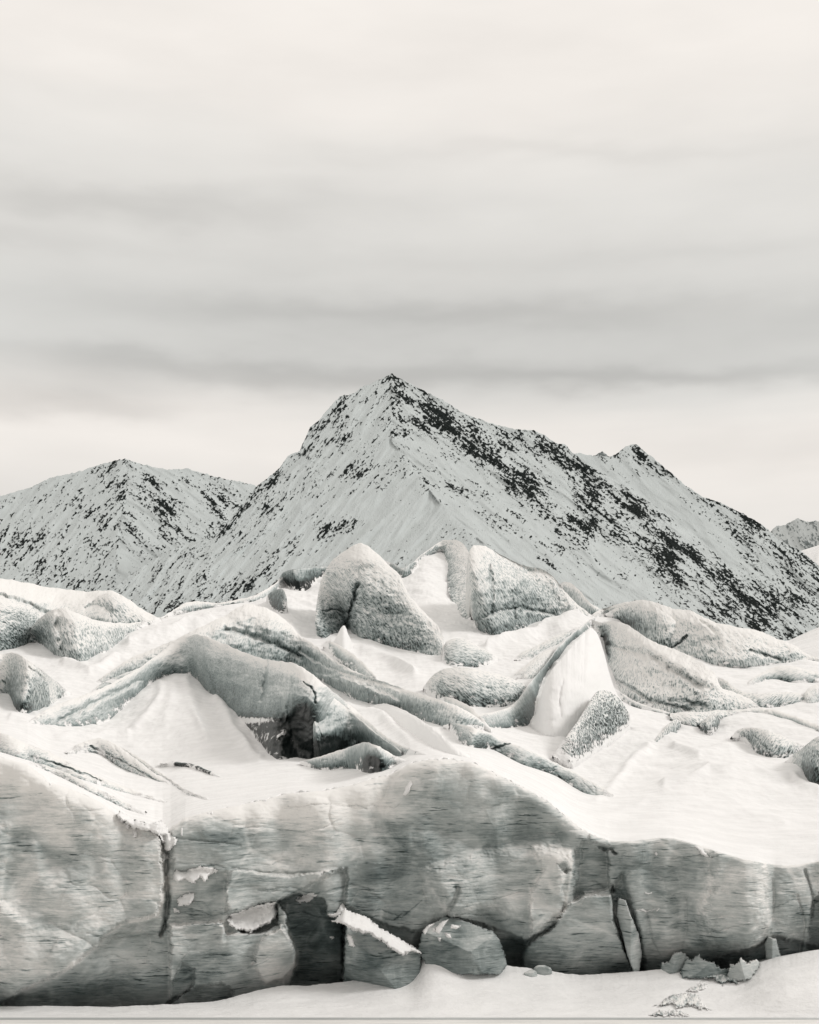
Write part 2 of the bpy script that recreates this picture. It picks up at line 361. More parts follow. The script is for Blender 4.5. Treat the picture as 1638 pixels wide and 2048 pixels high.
# ------------------------------------------------------------------ glacier snow field
TOP = [(-400, 1165), (0, 1168), (120, 1180), (200, 1192), (300, 1232), (330, 1236), (380, 1224), (440, 1214), (500, 1202), (545, 1186), (570, 1165), (640, 1165), (720, 1150), (800, 1140), (826, 1127), (850, 1113),
       (882, 1104), (900, 1112), (1000, 1140), (1100, 1185), (1180, 1238), (1300, 1222), (1400, 1245), (1500, 1272), (1600, 1302), (1638, 1318), (2050, 1340)]
def snow_field():
    nx, ny = 1150, 330
    px = np.linspace(-320, 1960, nx)[:, None]+np.zeros((1, ny)); v = np.linspace(0, 1, ny)[None, :]+np.zeros((nx, 1))
    wob = perlin(px/9.0, 0*px+3.3)*3-2.5*(perlin(px/31., 0*px+9)) - 1.0
    r_ = rim(px); py = r_+(interp(TOP, px)-r_)*v+wob*(1-v)**40
    D = ground_d(px, py)
    cd = cliff_d(px[:, :1], rim(px[:, :1])+5)[0]-wall_d(px[:, :1]); kk = np.hanning(9); kk /= kk.sum()
    cd = np.convolve(np.pad(cd[:, 0], 4, mode='edge'), kk, 'valid')[:, None]
    D = D+cd*np.exp(-(rim(px)-py)/12.)
    P = unproj(px, py, D)
    x, y = P[..., 0], P[..., 1]
    away = smooth(0, 5, (rim(px)-py)*D/F*1.0)
    dz = .55*fbm(x/9., y/14., o=3, seed=4)+.17*fbm(x/2.6+.2*y, y/6., o=4, seed=9)+.10*ridged(x/5.+y/9., y/26.-x/30., o=3, seed=6)+.05*fbm(x/.5, y/1.6, o=2, seed=3)
    far = 1+smooth(110, 180, D)*1.2
    for P_, wd, am in (([(1340, 1572), (1420, 1548), (1500, 1545), (1590, 1562), (1640, 1590)], 7, .30), ([(1290, 1500), (1245, 1560), (1200, 1605)], 9, .2), ([(1010, 1545), (1110, 1605), (1210, 1655)], 8, .18), ([(1200, 1640), (1300, 1600), (1420, 1612), (1560, 1650)], 8, .16),
                       ([(600, 1562), (480, 1580), (380, 1602)], 5, .15), ([(326, 1372), (310, 1410), (276, 1460)], 9, .22), ([(372, 1366), (384, 1410), (412, 1480)], 9, .2), ([(350, 1366), (346, 1410), (330, 1450)], 12, .12), ([(430, 1400), (470, 1470), (520, 1520)], 9, .3), ([(660, 1300), (730, 1312), (830, 1345)], 6, .5), ([(980, 1300), (1060, 1275), (1150, 1248)], 5, .5), ([(260, 1292), (330, 1272), (420, 1250)], 6, .5),
                       ([(1120, 1340), (1150, 1400), (1120, 1470)], 10, .3), ([(1190, 1290), (1180, 1350), (1200, 1390)], 8, .3), ([(1460, 1500), (1400, 1520), (1350, 1500)], 8, .3), ([(700, 1420), (760, 1440), (830, 1490), (900, 1520)], 8, .3), ([(130, 1330), (180, 1350), (230, 1320)], 7, .4), ([(20, 1440), (120, 1470), (260, 1475)], 6, .25), ([(1520, 1400), (1580, 1396), (1640, 1400)], 5, .3)):
        dd_ = line_dist(P_, px+14*perlin(px/70., py/50., .3), py+9*perlin(px/45., py/45., .8)); dz = dz+am*(np.exp(-(dd_/wd)**2)+.6*np.exp(-(dd_/(wd*3.5))**2))
    P[..., 2] += dz*(.12+.88*away)*far*smooth(0, .06, 1-v+.02)
    # lip that curls over the ice front, and the back side falling away
    k = 5
    lip = np.repeat(P[:, :1], k, axis=1)
    for i in range(k):
        t = (k-i)/k; lip[:, i, 1] -= .10*math.sin(t*1.57); lip[:, i, 2] -= .16*(1-math.cos(t*1.57))
    bk = 14; back = np.repeat(P[:, -1:], bk, axis=1)
    for i in range(bk):
        t = (i+1)/bk; back[:, i, 1] += 60*t; back[:, i, 2] -= 70*t**1.6
    A = np.concatenate([lip, P, back], 1)
    o = mesh_obj('glacier_snow', A, grid_faces(A.shape[0], A.shape[1]), MAT_SNOW, origin=(0, 60, 0))
    tag(o, kind='structure', label='smooth white snow drifted between the ice ridges on top of the glacier')

# ------------------------------------------------------------------ foreground bank
def bank():
    nx, ny = 1100, 90
    px = np.linspace(-320, 1960, nx)[:, None]+np.zeros((1, ny)); v = np.linspace(0, 1, ny)[None, :]+np.zeros((nx, 1))
    b = interp(BOT, px); kb = np.hanning(31); kb /= kb.sum(); b = np.convolve(np.pad(b[:, 0], 15, mode='edge'), kb, 'valid')[:, None]+0*v
    py = 2037+(b-2037)*v+(interp(BOT, px)-b+1.5*perlin(px/26., 0*px+2)+.8*perlin(px/7., 0*px+2))*v**6
    d1 = wall_d(px)-.5
    D = 52.1+(d1-52.1)*v**.9
    D -= .9*np.exp(-((px-1600)/120)**2)*np.sin(v*3.14)
    P = unproj(px, py, D)
    P[..., 2] += (.05*fbm(P[..., 0]/2.0, P[..., 1]/1.2, o=4, seed=2)+.02*fbm(P[..., 0]/.4, P[..., 1]/.3, o=3, seed=5))*np.sin(np.clip(v, 0, 1)*3.14)
    P[..., 2] += .10*smooth(0, .05, v)*np.maximum(0, perlin(P[..., 0]/3, P[..., 1]/.8))*smooth(1300, 1400, px)
    fr = np.repeat(P[:, :1], 3, axis=1)
    for i in range(3): fr[:, i, 1] -= .04*(3-i); fr[:, i, 2] = np.minimum(fr[:, i, 2], 0)-.03*(3-i)
    bk = 6; back = np.repeat(P[:, -1:], bk, axis=1)
    for i in range(bk):
        t = (i+1)/bk; back[:, i, 1] += 2.5*t; back[:, i, 2] -= .5*t
    A = np.concatenate([fr, P, back], 1)
    o = mesh_obj('snow_bank', A, grid_faces(A.shape[0], A.shape[1]), MAT_SNOW, origin=(0, 53, 0))
    tag(o, kind='structure', label='low bank of clean snow between the lake ice and the ice front')
bank()

# ------------------------------------------------------------------ the ice front
# (outline, depth offset in metres, edge softness in px, tilt x, tilt y, frost)
FACETS = [  # last value also paints shade into niches and undercuts
    ([(-420, 1400), (300, 1400), (322, 1700), (330, 1760), (327, 1800), (312, 1833), (265, 1840), (240, 1850), (212, 1872), (180, 1902), (150, 1930), (120, 1950), (75, 1966), (45, 1980), (20, 2000), (0, 2008), (-420, 2090)], -1.15, 9, 0, 0, .18),
    ([(-420, 1700), (20, 1650), (0, 1800), (60, 1850), (200, 1850), (150, 1925), (40, 1985), (-420, 2060)], -.35, 26, .0012, 0, .10),
    # upper slab over the niches
    ([(345, 1480), (1215, 1480), (1215, 1700), (1165, 1700), (1150, 1800), (1100, 1860), (1045, 1882), (1020, 1870), (960, 1850), (900, 1832), (850, 1868), (770, 1850), (692, 1815), (692, 1737), (645, 1752), (600, 1782), (556, 1802), (505, 1812), (455, 1832), (452, 1745), (400, 1738), (345, 1742)], -.42, 8, 0, -.0006, 0),
    ([(465, 1738), (575, 1752), (690, 1737), (640, 1760), (600, 1785), (556, 1804), (505, 1815), (455, 1834), (450, 1780)], -.25, 7, 0, 0, -.05),
    # lower left lobe and its bright pillar
    ([(340, 1850), (440, 1840), (455, 1868), (545, 1862), (562, 1850), (578, 1870), (592, 1905), (592, 1930), (572, 1960), (560, 2030), (340, 2050)], -.55, 8, .0015, 0, .12),
    ([(520, 1880), (562, 1852), (580, 1872), (592, 1905), (590, 1932), (570, 1958), (530, 1968), (505, 1930)], -.45, 7, 0, 0, .36),
    ([(345, 1960), (365, 1925), (392, 1935), (388, 1975), (340, 2010)], .5, 5, 0, 0, -.25),
    ([(335, 2000), (380, 1975), (440, 1965), (470, 1980), (465, 2050), (330, 2050)], .7, 6, 0, 0, -.3),
    ([(555, 1803), (600, 1786), (650, 1800), (655, 1830), (690, 1842), (688, 2030), (565, 2030), (588, 1935), (592, 1902), (575, 1868), (572, 1832)], 1.5, 6, 0, 0, -.28),
    ([(455, 1832), (505, 1814), (556, 1806), (556, 1850), (520, 1868), (480, 1866)], .9, 6, 0, 0, 0),
    # centre block
    ([(692, 1735), (705, 1500), (1215, 1500), (1215, 1700), (1165, 1700), (1150, 1800), (1100, 1860), (1045, 1882), (1020, 1870), (960, 1850), (900, 1832), (850, 1868), (770, 1850), (692, 1815)], 0, 8, 0, 0, 0),
    ([(840, 1740), (1000, 1700), (1085, 1690), (1140, 1702), (1143, 1725), (1130, 1740), (1130, 1822), (1100, 1850), (1052, 1878), (1050, 1840), (990, 1820), (900, 1835)], -.4, 40, .0018, 0, .08),
    ([(1060, 1690), (1120, 1700), (1143, 1703), (1140, 1735), (1127, 1741), (1127, 1822), (1060, 1874), (1060, 1790), (1085, 1740)], -.25, 8, 0, 0, .22),
    ([(1115, 1728), (1128, 1725), (1140, 1738), (1132, 1748), (1122, 1740)], .4, 7, 0, 0, -.3),
    ([(1150, 1700), (1165, 1680), (1215, 1690), (1218, 1780), (1170, 1788), (1160, 1800), (1144, 1805)], .55, 7, 0, 0, -.12),
    ([(1165, 1792), (1225, 1788), (1228, 1845), (1250, 1900), (1268, 1938), (1262, 2010), (1040, 2010), (1045, 1905), (1060, 1885), (1110, 1850), (1132, 1812)], -.8, 7, 0, 0, 0),
    ([(900, 1880), (1020, 1870), (1048, 1884), (1045, 1950), (1000, 1960)], .5, 16, 0, 0, -.2),
    # right block
    ([(1250, 1560), (1400, 1560), (1540, 1600), (1542, 1830), (1530, 1870), (1545, 1900), (1400, 2010), (1282, 2010), (1284, 1900), (1262, 1830), (1240, 1770)], -.3, 34, 0, 0, 0),
    ([(1410, 1600), (1525, 1640), (1538, 1850), (1500, 1905), (1420, 1900), (1395, 1830), (1420, 1780)], -.75, 38, 0, 0, .12),
    ([(1395, 1840), (1440, 1835), (1460, 1870), (1465, 1925), (1400, 1945), (1370, 1910)], -.2, 26, 0, 0, -.12),
    ([(1541, 1600), (1640, 1600), (1638, 1880), (1600, 1925), (1550, 1900), (1540, 1850)], .18, 16, 0, 0, -.02),
    ([(1625, 1800), (1640, 1780), (1650, 1930), (1612, 1925)], .6, 6, 0, 0, -.25),
    ([(1226, 1770), (1246, 1740), (1262, 1800), (1285, 1880), (1290, 1950), (1275, 1960), (1235, 1850), (1222, 1780)], .5, 13, 0, 0, -.25),
    ([(1390, 1925), (1460, 1905), (1520, 1890), (1545, 1870), (1640, 1890), (1640, 2000), (1390, 2000)], 1.4, 9, 0, 0, -.3),
]
CRACKS = [  # line, half width px, depth, frost change
    ([(328, 1672), (334, 1710), (331, 1760), (336, 1800), (330, 1850), (322, 1870)], 4.5, .6, -.2),
    ([(465, 1737), (500, 1741), (560, 1746), (640, 1745)], 2.2, .12, -.30),
    ([(1225, 1770), (1224, 1790), (1230, 1835), (1248, 1890), (1268, 1935)], 3, .5, -.2),
    ([(1294, 1822), (1305, 1880), (1320, 1908)], 1.6, .08, -.35),
    ([(1372, 1796), (1373, 1860), (1362, 1910)], 2, .07, -.12),
    ([(1545, 1760), (1549, 1800), (1540, 1870)], 3, .10, -.10),
    ([(915, 1780), (908, 1800), (895, 1828)], 5, .3, -.2),
    ([(352, 1676), (430, 1684), (480, 1690)], 2.0, .08, -.35),
    ([(120, 1706), (180, 1710), (270, 1716)], 2.2, .06, -.35), ([(195, 1724), (240, 1726), (285, 1728)], 2.2, .05, -.3),
    ([(450, 1790), (447, 1840), (442, 1885)], 6, -.18, .22),
    ([(1595, 1790), (1610, 1850), (1600, 1905)], 2.0, .15, .15), ([(1610, 1740), (1628, 1800), (1618, 1860)], 2.5, .3, -.35),
    ([(1198, 1692), (1222, 1700), (1232, 1708)], 3, .4, -.5),
    ([(700, 1930), (702, 1955)], 2, .1, 0), ([(690, 1842), (688, 1985)], 4, .9, -.3),
]
_rs = np.random.RandomState(5)
for _i in range(46):      # thin dirt and clear-ice layers running along the face
    _x, _y, _l = _rs.uniform(-300, 1850), _rs.uniform(1600, 1960), _rs.uniform(40, 230)
    _p = [(_x+_l*k/5, _y+_rs.uniform(-3, 3)+_l*.02*k*_rs.uniform(-1, 1)) for k in range(6)]
    if _y > interp(RIM, _x)+22: CRACKS.append((_p, _rs.uniform(.9, 1.8), .05, -_rs.uniform(.15, .55)))
for _p, _w, _f in (([(0, 1830), (30, 1760), (70, 1690)], 7, .16), ([(540, 1730), (590, 1690), (660, 1650)], 5, .16), ([(820, 1830), (880, 1760), (905, 1700)], 6, .14), ([(940, 1720), (985, 1660), (1010, 1600)], 8, .14),
                   ([(640, 1790), (730, 1720), (800, 1690)], 5, .12), ([(1100, 1690), (1140, 1702), (1143, 1740), (1130, 1820)], 3.5, .5), ([(1145, 1802), (1168, 1789), (1195, 1788), (1226, 1790)], 3, .4), ([(1222, 1795), (1238, 1850), (1262, 1915)], 4, .5),
                   ([(575, 1810), (566, 1835), (580, 1868), (594, 1905), (592, 1932), (575, 1955)], 4, .5), ([(240, 1850), (180, 1904), (120, 1952), (50, 1984)], 5, .3), ([(325, 1690), (332, 1760), (322, 1820), (300, 1838), (262, 1842)], 5, .4), ([(850, 1770), (905, 1720), (960, 1700)], 6, .1), ([(1415, 1760), (1400, 1820), (1420, 1850)], 10, .2), ([(1520, 1760), (1530, 1820), (1500, 1880)], 12, .22),
                   ([(1020, 1700), (1090, 1705), (1130, 1712)], 14, .25), ([(1060, 1850), (1064, 1800), (1058, 1772)], 3, .25)):
    CRACKS.append((_p, _w, -.05, _f))  # pale veins, and light on facet edges painted into the colour
FROST_SHADE = [  # soft blobs of bubbly white (+) or clear dark (-) ice, plus painted rim light and foot shade : cx, cy, rx, ry, amount
    (480, 1625, 160, 36, .35), (620, 1620, 140, 40, .32), (740, 1600, 110, 40, .30), (850, 1545, 90, 30, .30), (100, 1600, 160, 60, .28), (30, 1545, 110, 40, .40),
    (600, 1700, 160, 34, .10), (960, 1600, 170, 50, -.10), (1060, 1660, 110, 45, -.22), (450, 1680, 130, 22, -.32), (820, 1760, 150, 60, -.24), (900, 1730, 60, 14, -.25), (700, 1840, 60, 60, -.15),
    (120, 1740, 170, 30, -.08), (1020, 1760, 120, 50, .16), (1200, 1900, 70, 50, -.2), (1300, 1760, 70, 60, -.26), (1290, 1880, 40, 60, -.32), (1400, 1890, 60, 40, -.24), (1480, 1800, 60, 60, .18),
    (1580, 1780, 70, 60, .12), (150, 1980, 160, 34, -.42), (420, 1900, 60, 60, -.1), (550, 1940, 60, 40, .1), (630, 1900, 60, 70, -.35), (1560, 1930, 120, 34, -.5), (1420, 1940, 90, 24, -.45),
    (1040, 1900, 50, 30, -.4), (250, 1900, 90, 30, -.2), (1100, 1720, 60, 20, .18), (30, 1900, 80, 60, .16), (1210, 1720, 30, 30, .12), (960, 1900, 40, 30, -.1), (1150, 1970, 120, 30, -.3)]
def cliff_d(px, py):
    D = wall_d(px)+0*py
    D = D+.8*perlin(px/170., py/330., .3)+.5*perlin(px/60., py/110., .7)
    f1, f2, idv = worley(px/88.+.25*perlin(px/50., py/50.), py/62.+.25*perlin(px/50.+7, py/50.), 3)
    D = D+.34*(f1**2)+.10*(idv-.5)*smooth(0, .08, f2-f1)
    f1, f2, idv = worley(px/31.+.2*perlin(px/30., py/30.), py/17., 11)
    D = D+.06*f1**2
    D = D+.05*fbm(px/14., py/6., o=4, seed=2)
    wob = 4.0*perlin(px/15., py/15., .5)+2.4*perlin(px/5.5, py/5.5, .9)+1.2*perlin(px/2.6, py/2.6, .3)
    fr = 0*px+0*py
    for P, off, soft, tx, ty, f_ in FACETS:
        P = np.array(P, float)
        x0, x1 = P[:, 0].min()-soft-8, P[:, 0].max()+soft+8
        m_ = (px > x0) & (px < x1)
        if not m_.any(): continue
        sd = np.full(px.shape, -99.0); sd[m_] = poly_sd(P, px[m_], py[m_])
        k = smooth(-soft*.35, soft*.65, sd+wob*min(1, soft/6))
        D = D+k*(off+tx*(px-P[:, 0].mean())+ty*(py-P[:, 1].mean())); fr = fr+k*f_
        if f_ > .05: fr = fr+.22*np.exp(-(sd/4.5)**2)*(1+perlin(px/12., py/12., .2))  # painted bright outline, as light glowing through fracture edges
    for P, wd, dp, f_ in CRACKS:
        d = line_dist(P, px, py+wob*.5)
        k = np.exp(-(d/(wd*(1+.75*perlin(px/11., py/11., .2))))**2); D = D+dp*k; fr = fr+f_*k
    for cx, cy, rx, ry, a in FROST_SHADE:
        fr = fr+1.5*a*np.exp(-((px-cx)/rx)**2-((py-cy)/ry)**2)
    D = D+.45*perlin(px/42., py/420., .8)*smooth(1230, 1300, px)
    fr = fr+.48*np.exp(-np.maximum(py-rim(px), 0)/38.)+.16*perlin(px/75., py/34., .6)  # brightness below the rim painted in for light scattered through the ice
    # the foot is undercut
    b = interp(BOT, px); D = D+1.9*smooth(-115, 12, py-b)**2
    return D, fr
def cliff(x0, x1, label):
    st = 1.9
    nx = int((x1-x0)/st); ny = int(520/st)
    px = np.linspace(x0, x1, nx)[:, None]+np.zeros((1, ny)); v = np.linspace(0, 1, ny)[None, :]+np.zeros((nx, 1))
    r_ = rim(px)-1; b = interp(BOT, px)+22
    py = r_+(b-r_)*v
    D, fr = cliff_d(px, py)
    dr = (py-r_)*D/F; rr = np.where(px > 1180, .22, .6)
    D = D+rr*(1-np.sqrt(np.clip(1-(1-np.minimum(dr/rr, 1))**2, 0, 1)))
    P = unproj(px, py, D)
    tp = np.repeat(P[:, :1], 6, axis=1)          # top surface running back beneath the snow
    for i in range(6): tp[:, i, 1] += (6-i)*.45; tp[:, i, 2] -= .10*(6-i)
    A = np.concatenate([tp, P], 1); fr = np.concatenate([np.repeat(fr[:, :1], 6, 1), fr], 1)
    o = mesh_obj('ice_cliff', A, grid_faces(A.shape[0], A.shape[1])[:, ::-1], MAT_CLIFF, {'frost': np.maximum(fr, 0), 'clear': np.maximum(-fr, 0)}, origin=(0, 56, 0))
    return tag(o, label, 'ice cliff', 'sections of the glacier front')
snow_field()
CL = cliff(-320, 331, 'pale grey left end of the glacier front, jutting out beside the deep snow filled crack')
CM = cliff(331, 1226, 'tall central face of the glacier front with the highest rounded rim, niches and snowy ledges')
CR = cliff(1226, 1960, 'lower right part of the glacier front, bulging and dark beneath the wide white snow slope')

# ------------------------------------------------------------------ ice ridges: a rounded loft from a base line to a crest line and down the back
def ridge(name, label, cat, crest, base, set_=.8, bulge=.6, ns=None, nt=56, frost=0.0, clear=0.0, rough=.9, rot=0.0, amp=1.0,
          creases=(), blobs=(), doff=0.0, group='rounded ice ridges on the glacier', back=1.0, foot=.55, ends=.75, top=0.0, covs=()):
    ln = max(np.abs(np.diff(np.array(crest, float), axis=0)).sum(), 40)
    ns = ns or int(np.clip(ln/1.9, 60, 560))
    c = catmull(crest, ns); b = catmull(base, ns)
    s = np.linspace(0, 1, ns)
    wc = 1.6*perlin(s*ln/14., 0*s+.5)+.8*perlin(s*ln/5., 0*s+.5)
    wb_ = 4.0*perlin(s*ln/19., 0*s+4.5)+2.6*perlin(s*ln/7., 0*s+4.5)+1.4*perlin(s*ln/3., 0*s+4.5)
    Db = ground_d(b[:, 0], b[:, 1])+doff
    Db = np.maximum(Db, wall_d(b[:, 0])+1.3)
    Db = np.convolve(np.pad(Db, 12, mode='edge'), np.ones(25)/25, 'valid')
    h_ = np.hypot(b[:, 1]-c[:, 1], .5*(b[:, 0]-c[:, 0]))*Db/F
    Dc = Db+set_*h_+.35
    lim = ground_d(c[:, 0], np.minimum(c[:, 1], b[:, 1]-4)); Dc = np.minimum(Dc, np.maximum(lim-.3, Db+.3*h_+.2))
    Dc = np.convolve(np.pad(Dc, 8, mode='edge'), np.ones(17)/17, 'valid')
    t = np.linspace(0, 1, nt)[None, :]; th = t*math.pi/2
    vv = bulge*np.sin(th)+(1-bulge)*t; dd = bulge*(1-np.cos(th))+(1-bulge)*t**1.3
    px = b[:, :1]+(c[:, :1]-b[:, :1])*vv; py = b[:, 1:2]+(c[:, 1:2]-b[:, 1:2])*vv
    py = py+wb_[:, None]*(1-t)**7+wc[:, None]*t**5
    D = Db[:, None]+(Dc-Db)[:, None]*dd
    env = np.sin(np.clip(t, 0, 1)*math.pi)**.5+0*px
    endf = smooth(0, .06, s)*smooth(0, .06, 1-s); 
    D = D-(amp*.8*fbm(px/60., py/45., o=2, seed=len(label)*1.3)+amp*.24*fbm(px/17., py/13., o=3, seed=len(label)*.7))*env*endf[:, None]*np.minimum(h_, 4)[:, None]/3.
    D = D-amp*.05*fbm(px/6., py/7., o=2, seed=3.)*env
    fr = 0*px+frost-clear+.62*(t-.45)+.12*smooth(.6, 1, t)  # paler crest and darker foot painted in, as overhead light falls
    fr = fr+.12*fbm(px/40., py/25., o=3, seed=len(label)*.37)
    creases = list(creases); q_ = np.random.RandomState(int(abs(crest[0][0])*7+crest[0][1]) % 9999)
    if ln > 180:
        for _k in range(int(ln/90)):         # hairline melt cracks wandering down the face
            i_ = q_.randint(int(ns*.08), int(ns*.92)); j_ = int(np.clip(i_+q_.randint(-14, 30), 2, ns-3)); a_, b_ = q_.uniform(.05, .5), q_.uniform(.5, .95)
            p0 = (px[i_, int(b_*(nt-1))], py[i_, int(b_*(nt-1))]); p1 = (px[j_, int(a_*(nt-1))], py[j_, int(a_*(nt-1))])
            mid = ((p0[0]+p1[0])/2+q_.uniform(-6, 6), (p0[1]+p1[1])/2+q_.uniform(-5, 5)); creases.append(([p0, mid, p1], q_.uniform(1.8, 4.5), q_.uniform(.04, .12), -q_.uniform(.04, .13)))
    for P, wd, dp, f_ in creases:
        d = line_dist(P, px+3*perlin(px/9., py/9., .9), py+3.5*perlin(px/9., py/9., .5)); wd2 = wd*(.62+.5*perlin(px/14., py/14., .3)) if wd < 12 else wd
        k = np.exp(-(d/np.maximum(wd2, .9))**2)*np.minimum(env+.25, 1); D = D+dp*k; fr = fr+f_*k
    for cx, cy, rx, ry, a in blobs:  # ice tone blobs; dark ones also paint shade into hollows and feet
        fr = fr+a*np.exp(-((px-cx)/rx)**2-((py-cy)/ry)**2)
    sm = s*ln/1.0
    cov = foot*np.exp(-t*h_[:, None]/.55)+ends*(np.exp(-sm/26.)+np.exp(-(ln-sm)/26.))[:, None]+top*smooth(.72, 1, t)+.5*(fbm(px/26., py/20., o=3, seed=7.7)-.15)
    for cx, cy, rx, ry, a in covs: cov = cov+a*np.exp(-((px-cx)/rx)**2-((py-cy)/ry)**2)
    # drawn-out flutes in the surface
    P = unproj(px, py, D)
    n0 = 7; lo = np.repeat(P[:, :1], n0, axis=1)
    for i in range(n0): q = (n0-i)/n0; lo[:, i, 2] -= 1.6*q; lo[:, i, 1] += 1.6*q
    nb = 26; bk = np.repeat(P[:, -1:], nb, axis=1)
    hb = (1.0+h_)[:, None]; wb = (.8*set_*h_+.7)[:, None]*back
    ph = (np.arange(1, nb+1)/nb)[None, :]
    bk[..., 1] += wb*np.sin(np.minimum(ph*1.25, 1)*math.pi/2)+wb*.5*ph; bk[..., 2] -= hb*(1-np.cos(np.minimum(ph*1.1, 1)*math.pi/2))*1.1+ph**4*2
    A = np.concatenate([lo, P, bk], 1)
    fra = np.concatenate([np.repeat(fr[:, :1], n0, 1), fr, np.repeat(fr[:, -1:], nb, 1)], 1)
    # surface coordinates in metres
    su = np.r_[0, np.cumsum(np.linalg.norm(np.diff(P[:, nt//2], axis=0), axis=1))][:, None]+np.zeros((1, A.shape[1]))
    sv = np.concatenate([np.zeros((ns, 1)), np.cumsum(np.linalg.norm(np.diff(A, axis=1), axis=2), axis=1)], 1)
    sv = sv-sv[:, n0:n0+1]
    ca, sa = math.cos(rot), math.sin(rot); uv = np.stack([su*ca-sv*sa+len(label)*3.1, su*sa+sv*ca], -1)
    sc_ = (110./np.median(Db))**.75; uv = uv*sc_       # far pits are larger
    ra = np.full(fra.shape, float(rough))
    cva = np.concatenate([np.repeat(cov[:, :1], n0, 1), cov, np.repeat(cov[:, -1:], nb, 1)], 1)
    nrm = grid_normals(A); fl = ridged(uv[..., 0]*.9, uv[..., 1]*.22, o=3, seed=len(label)*.21)
    A = A+nrm*((fl-.4)*.10*amp*rough*np.clip(np.median(Db)/110., .6, 1.5)*np.concatenate([np.zeros((ns, n0)), env*endf[:, None], np.zeros((ns, nb))], 1))[..., None]
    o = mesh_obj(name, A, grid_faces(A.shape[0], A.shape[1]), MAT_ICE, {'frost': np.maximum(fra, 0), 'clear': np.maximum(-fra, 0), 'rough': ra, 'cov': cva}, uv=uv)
    return tag(o, label, cat, group)

# far skyline first
ridge('ice_ridge', 'long low ice hump along the far left skyline with a flat snowy top', 'ice ridge',
      [(-260, 1170), (-100, 1160), (0, 1157), (50, 1165), (100, 1175), (170, 1182), (220, 1181), (250, 1194), (275, 1212), (302, 1228), (322, 1240)],
      [(-260, 1330), (-100, 1320), (0, 1300), (50, 1275), (110, 1250), (160, 1250), (220, 1258), (255, 1256), (280, 1254), (305, 1250), (325, 1246)],
      set_=1.9, frost=.42, rough=.8, rot=.5, creases=[([(0, 1190), (60, 1210), (120, 1240)], 7, 1.2, -.15), ([(170, 1215), (210, 1195), (240, 1190)], 5, .8, -.2), ([(0, 1240), (60, 1250)], 6, .8, -.2)], blobs=[(130, 1192, 80, 12, .5), (30, 1265, 60, 25, -.15)])
ridge('ice_ridge', 'thin curved ice lip on the skyline left of the tall pale serac', 'ice ridge',
      [(322, 1236), (345, 1222), (370, 1206), (400, 1203), (430, 1206), (470, 1200), (500, 1194), (530, 1180), (556, 1162), (575, 1146)],
      [(322, 1240), (345, 1228), (372, 1222), (400, 1216), (430, 1212), (470, 1207), (505, 1204), (532, 1196), (556, 1180), (575, 1165)], frost=.25, rough=.6)
ridge('ice_block', 'dark grey ice block in the saddle just left of the tall pale serac', 'ice block',
      [(556, 1162), (566, 1146), (585, 1139), (605, 1137), (630, 1136), (650, 1133), (660, 1140)],
      [(560, 1166), (572, 1170), (588, 1182), (608, 1182), (625, 1170), (640, 1160), (660, 1165)], set_=.3, clear=.30, frost=0, rough=.5, blobs=[(605, 1170, 30, 12, -.3)])
ridge('ice_block', 'small dark clear ice block sunk in snow below the skyline saddle', 'ice block',
      [(532, 1200), (538, 1188), (552, 1180), (565, 1178), (572, 1190), (574, 1215)],
      [(534, 1204), (541, 1215), (550, 1226), (560, 1232), (568, 1236), (574, 1230)], set_=.3, clear=.45, rough=.7)
ridge('serac', 'tall pale rounded serac with a groove down its face, highest on the left of centre', 'serac',
      [(634, 1275), (630, 1240), (636, 1190), (646, 1150), (665, 1121), (698, 1096), (723, 1086), (750, 1103), (774, 1127), (798, 1149), (818, 1188), (848, 1224), (878, 1255), (889, 1290), (886, 1318)],
      [(636, 1280), (650, 1283), (668, 1277), (688, 1256), (700, 1262), (715, 1276), (735, 1283), (750, 1287), (780, 1294), (810, 1300), (830, 1304), (850, 1309), (865, 1313), (878, 1316), (886, 1319)],
      set_=.75, bulge=.7, nt=110, frost=.12, rough=1.0, rot=-1.05, amp=1.1, group='seracs on the skyline',
      creases=[([(716, 1170), (708, 1195), (700, 1225), (694, 1258)], 7, 1.5, -.35), ([(645, 1222), (670, 1220), (695, 1225)], 2.2, .35, -.3), ([(700, 1195), (740, 1215), (800, 1232)], 14, .7, -.05)],
      blobs=[(655, 1255, 34, 34, -.50), (725, 1110, 50, 40, .22), (690, 1160, 30, 50, .18), (636, 1190, 12, 60, -.45), (800, 1290, 90, 18, -.25), (790, 1215, 60, 50, -.12), (720, 1270, 20, 14, .15)])  # bright top and shaded left edge painted in
ridge('ice_block', 'dark thin ice shelf between the tall pale serac and the split dome', 'ice block',
      [(770, 1122), (790, 1130), (805, 1137), (820, 1128), (832, 1124), (838, 1130)], [(772, 1130), (785, 1152), (800, 1158), (818, 1160), (830, 1142), (838, 1134)], set_=.5, clear=.25, rough=.7)
ridge('ice_ridge', 'small textured grey ice hummock at the right foot of the tall pale serac', 'ice ridge',
      [(886, 1300), (893, 1284), (915, 1276), (935, 1280), (955, 1292), (975, 1303), (996, 1313)], [(884, 1320), (894, 1336), (915, 1336), (935, 1335), (955, 1334), (978, 1331), (996, 1320)], set_=3, clear=.18, rough=1.0, rot=-.9)
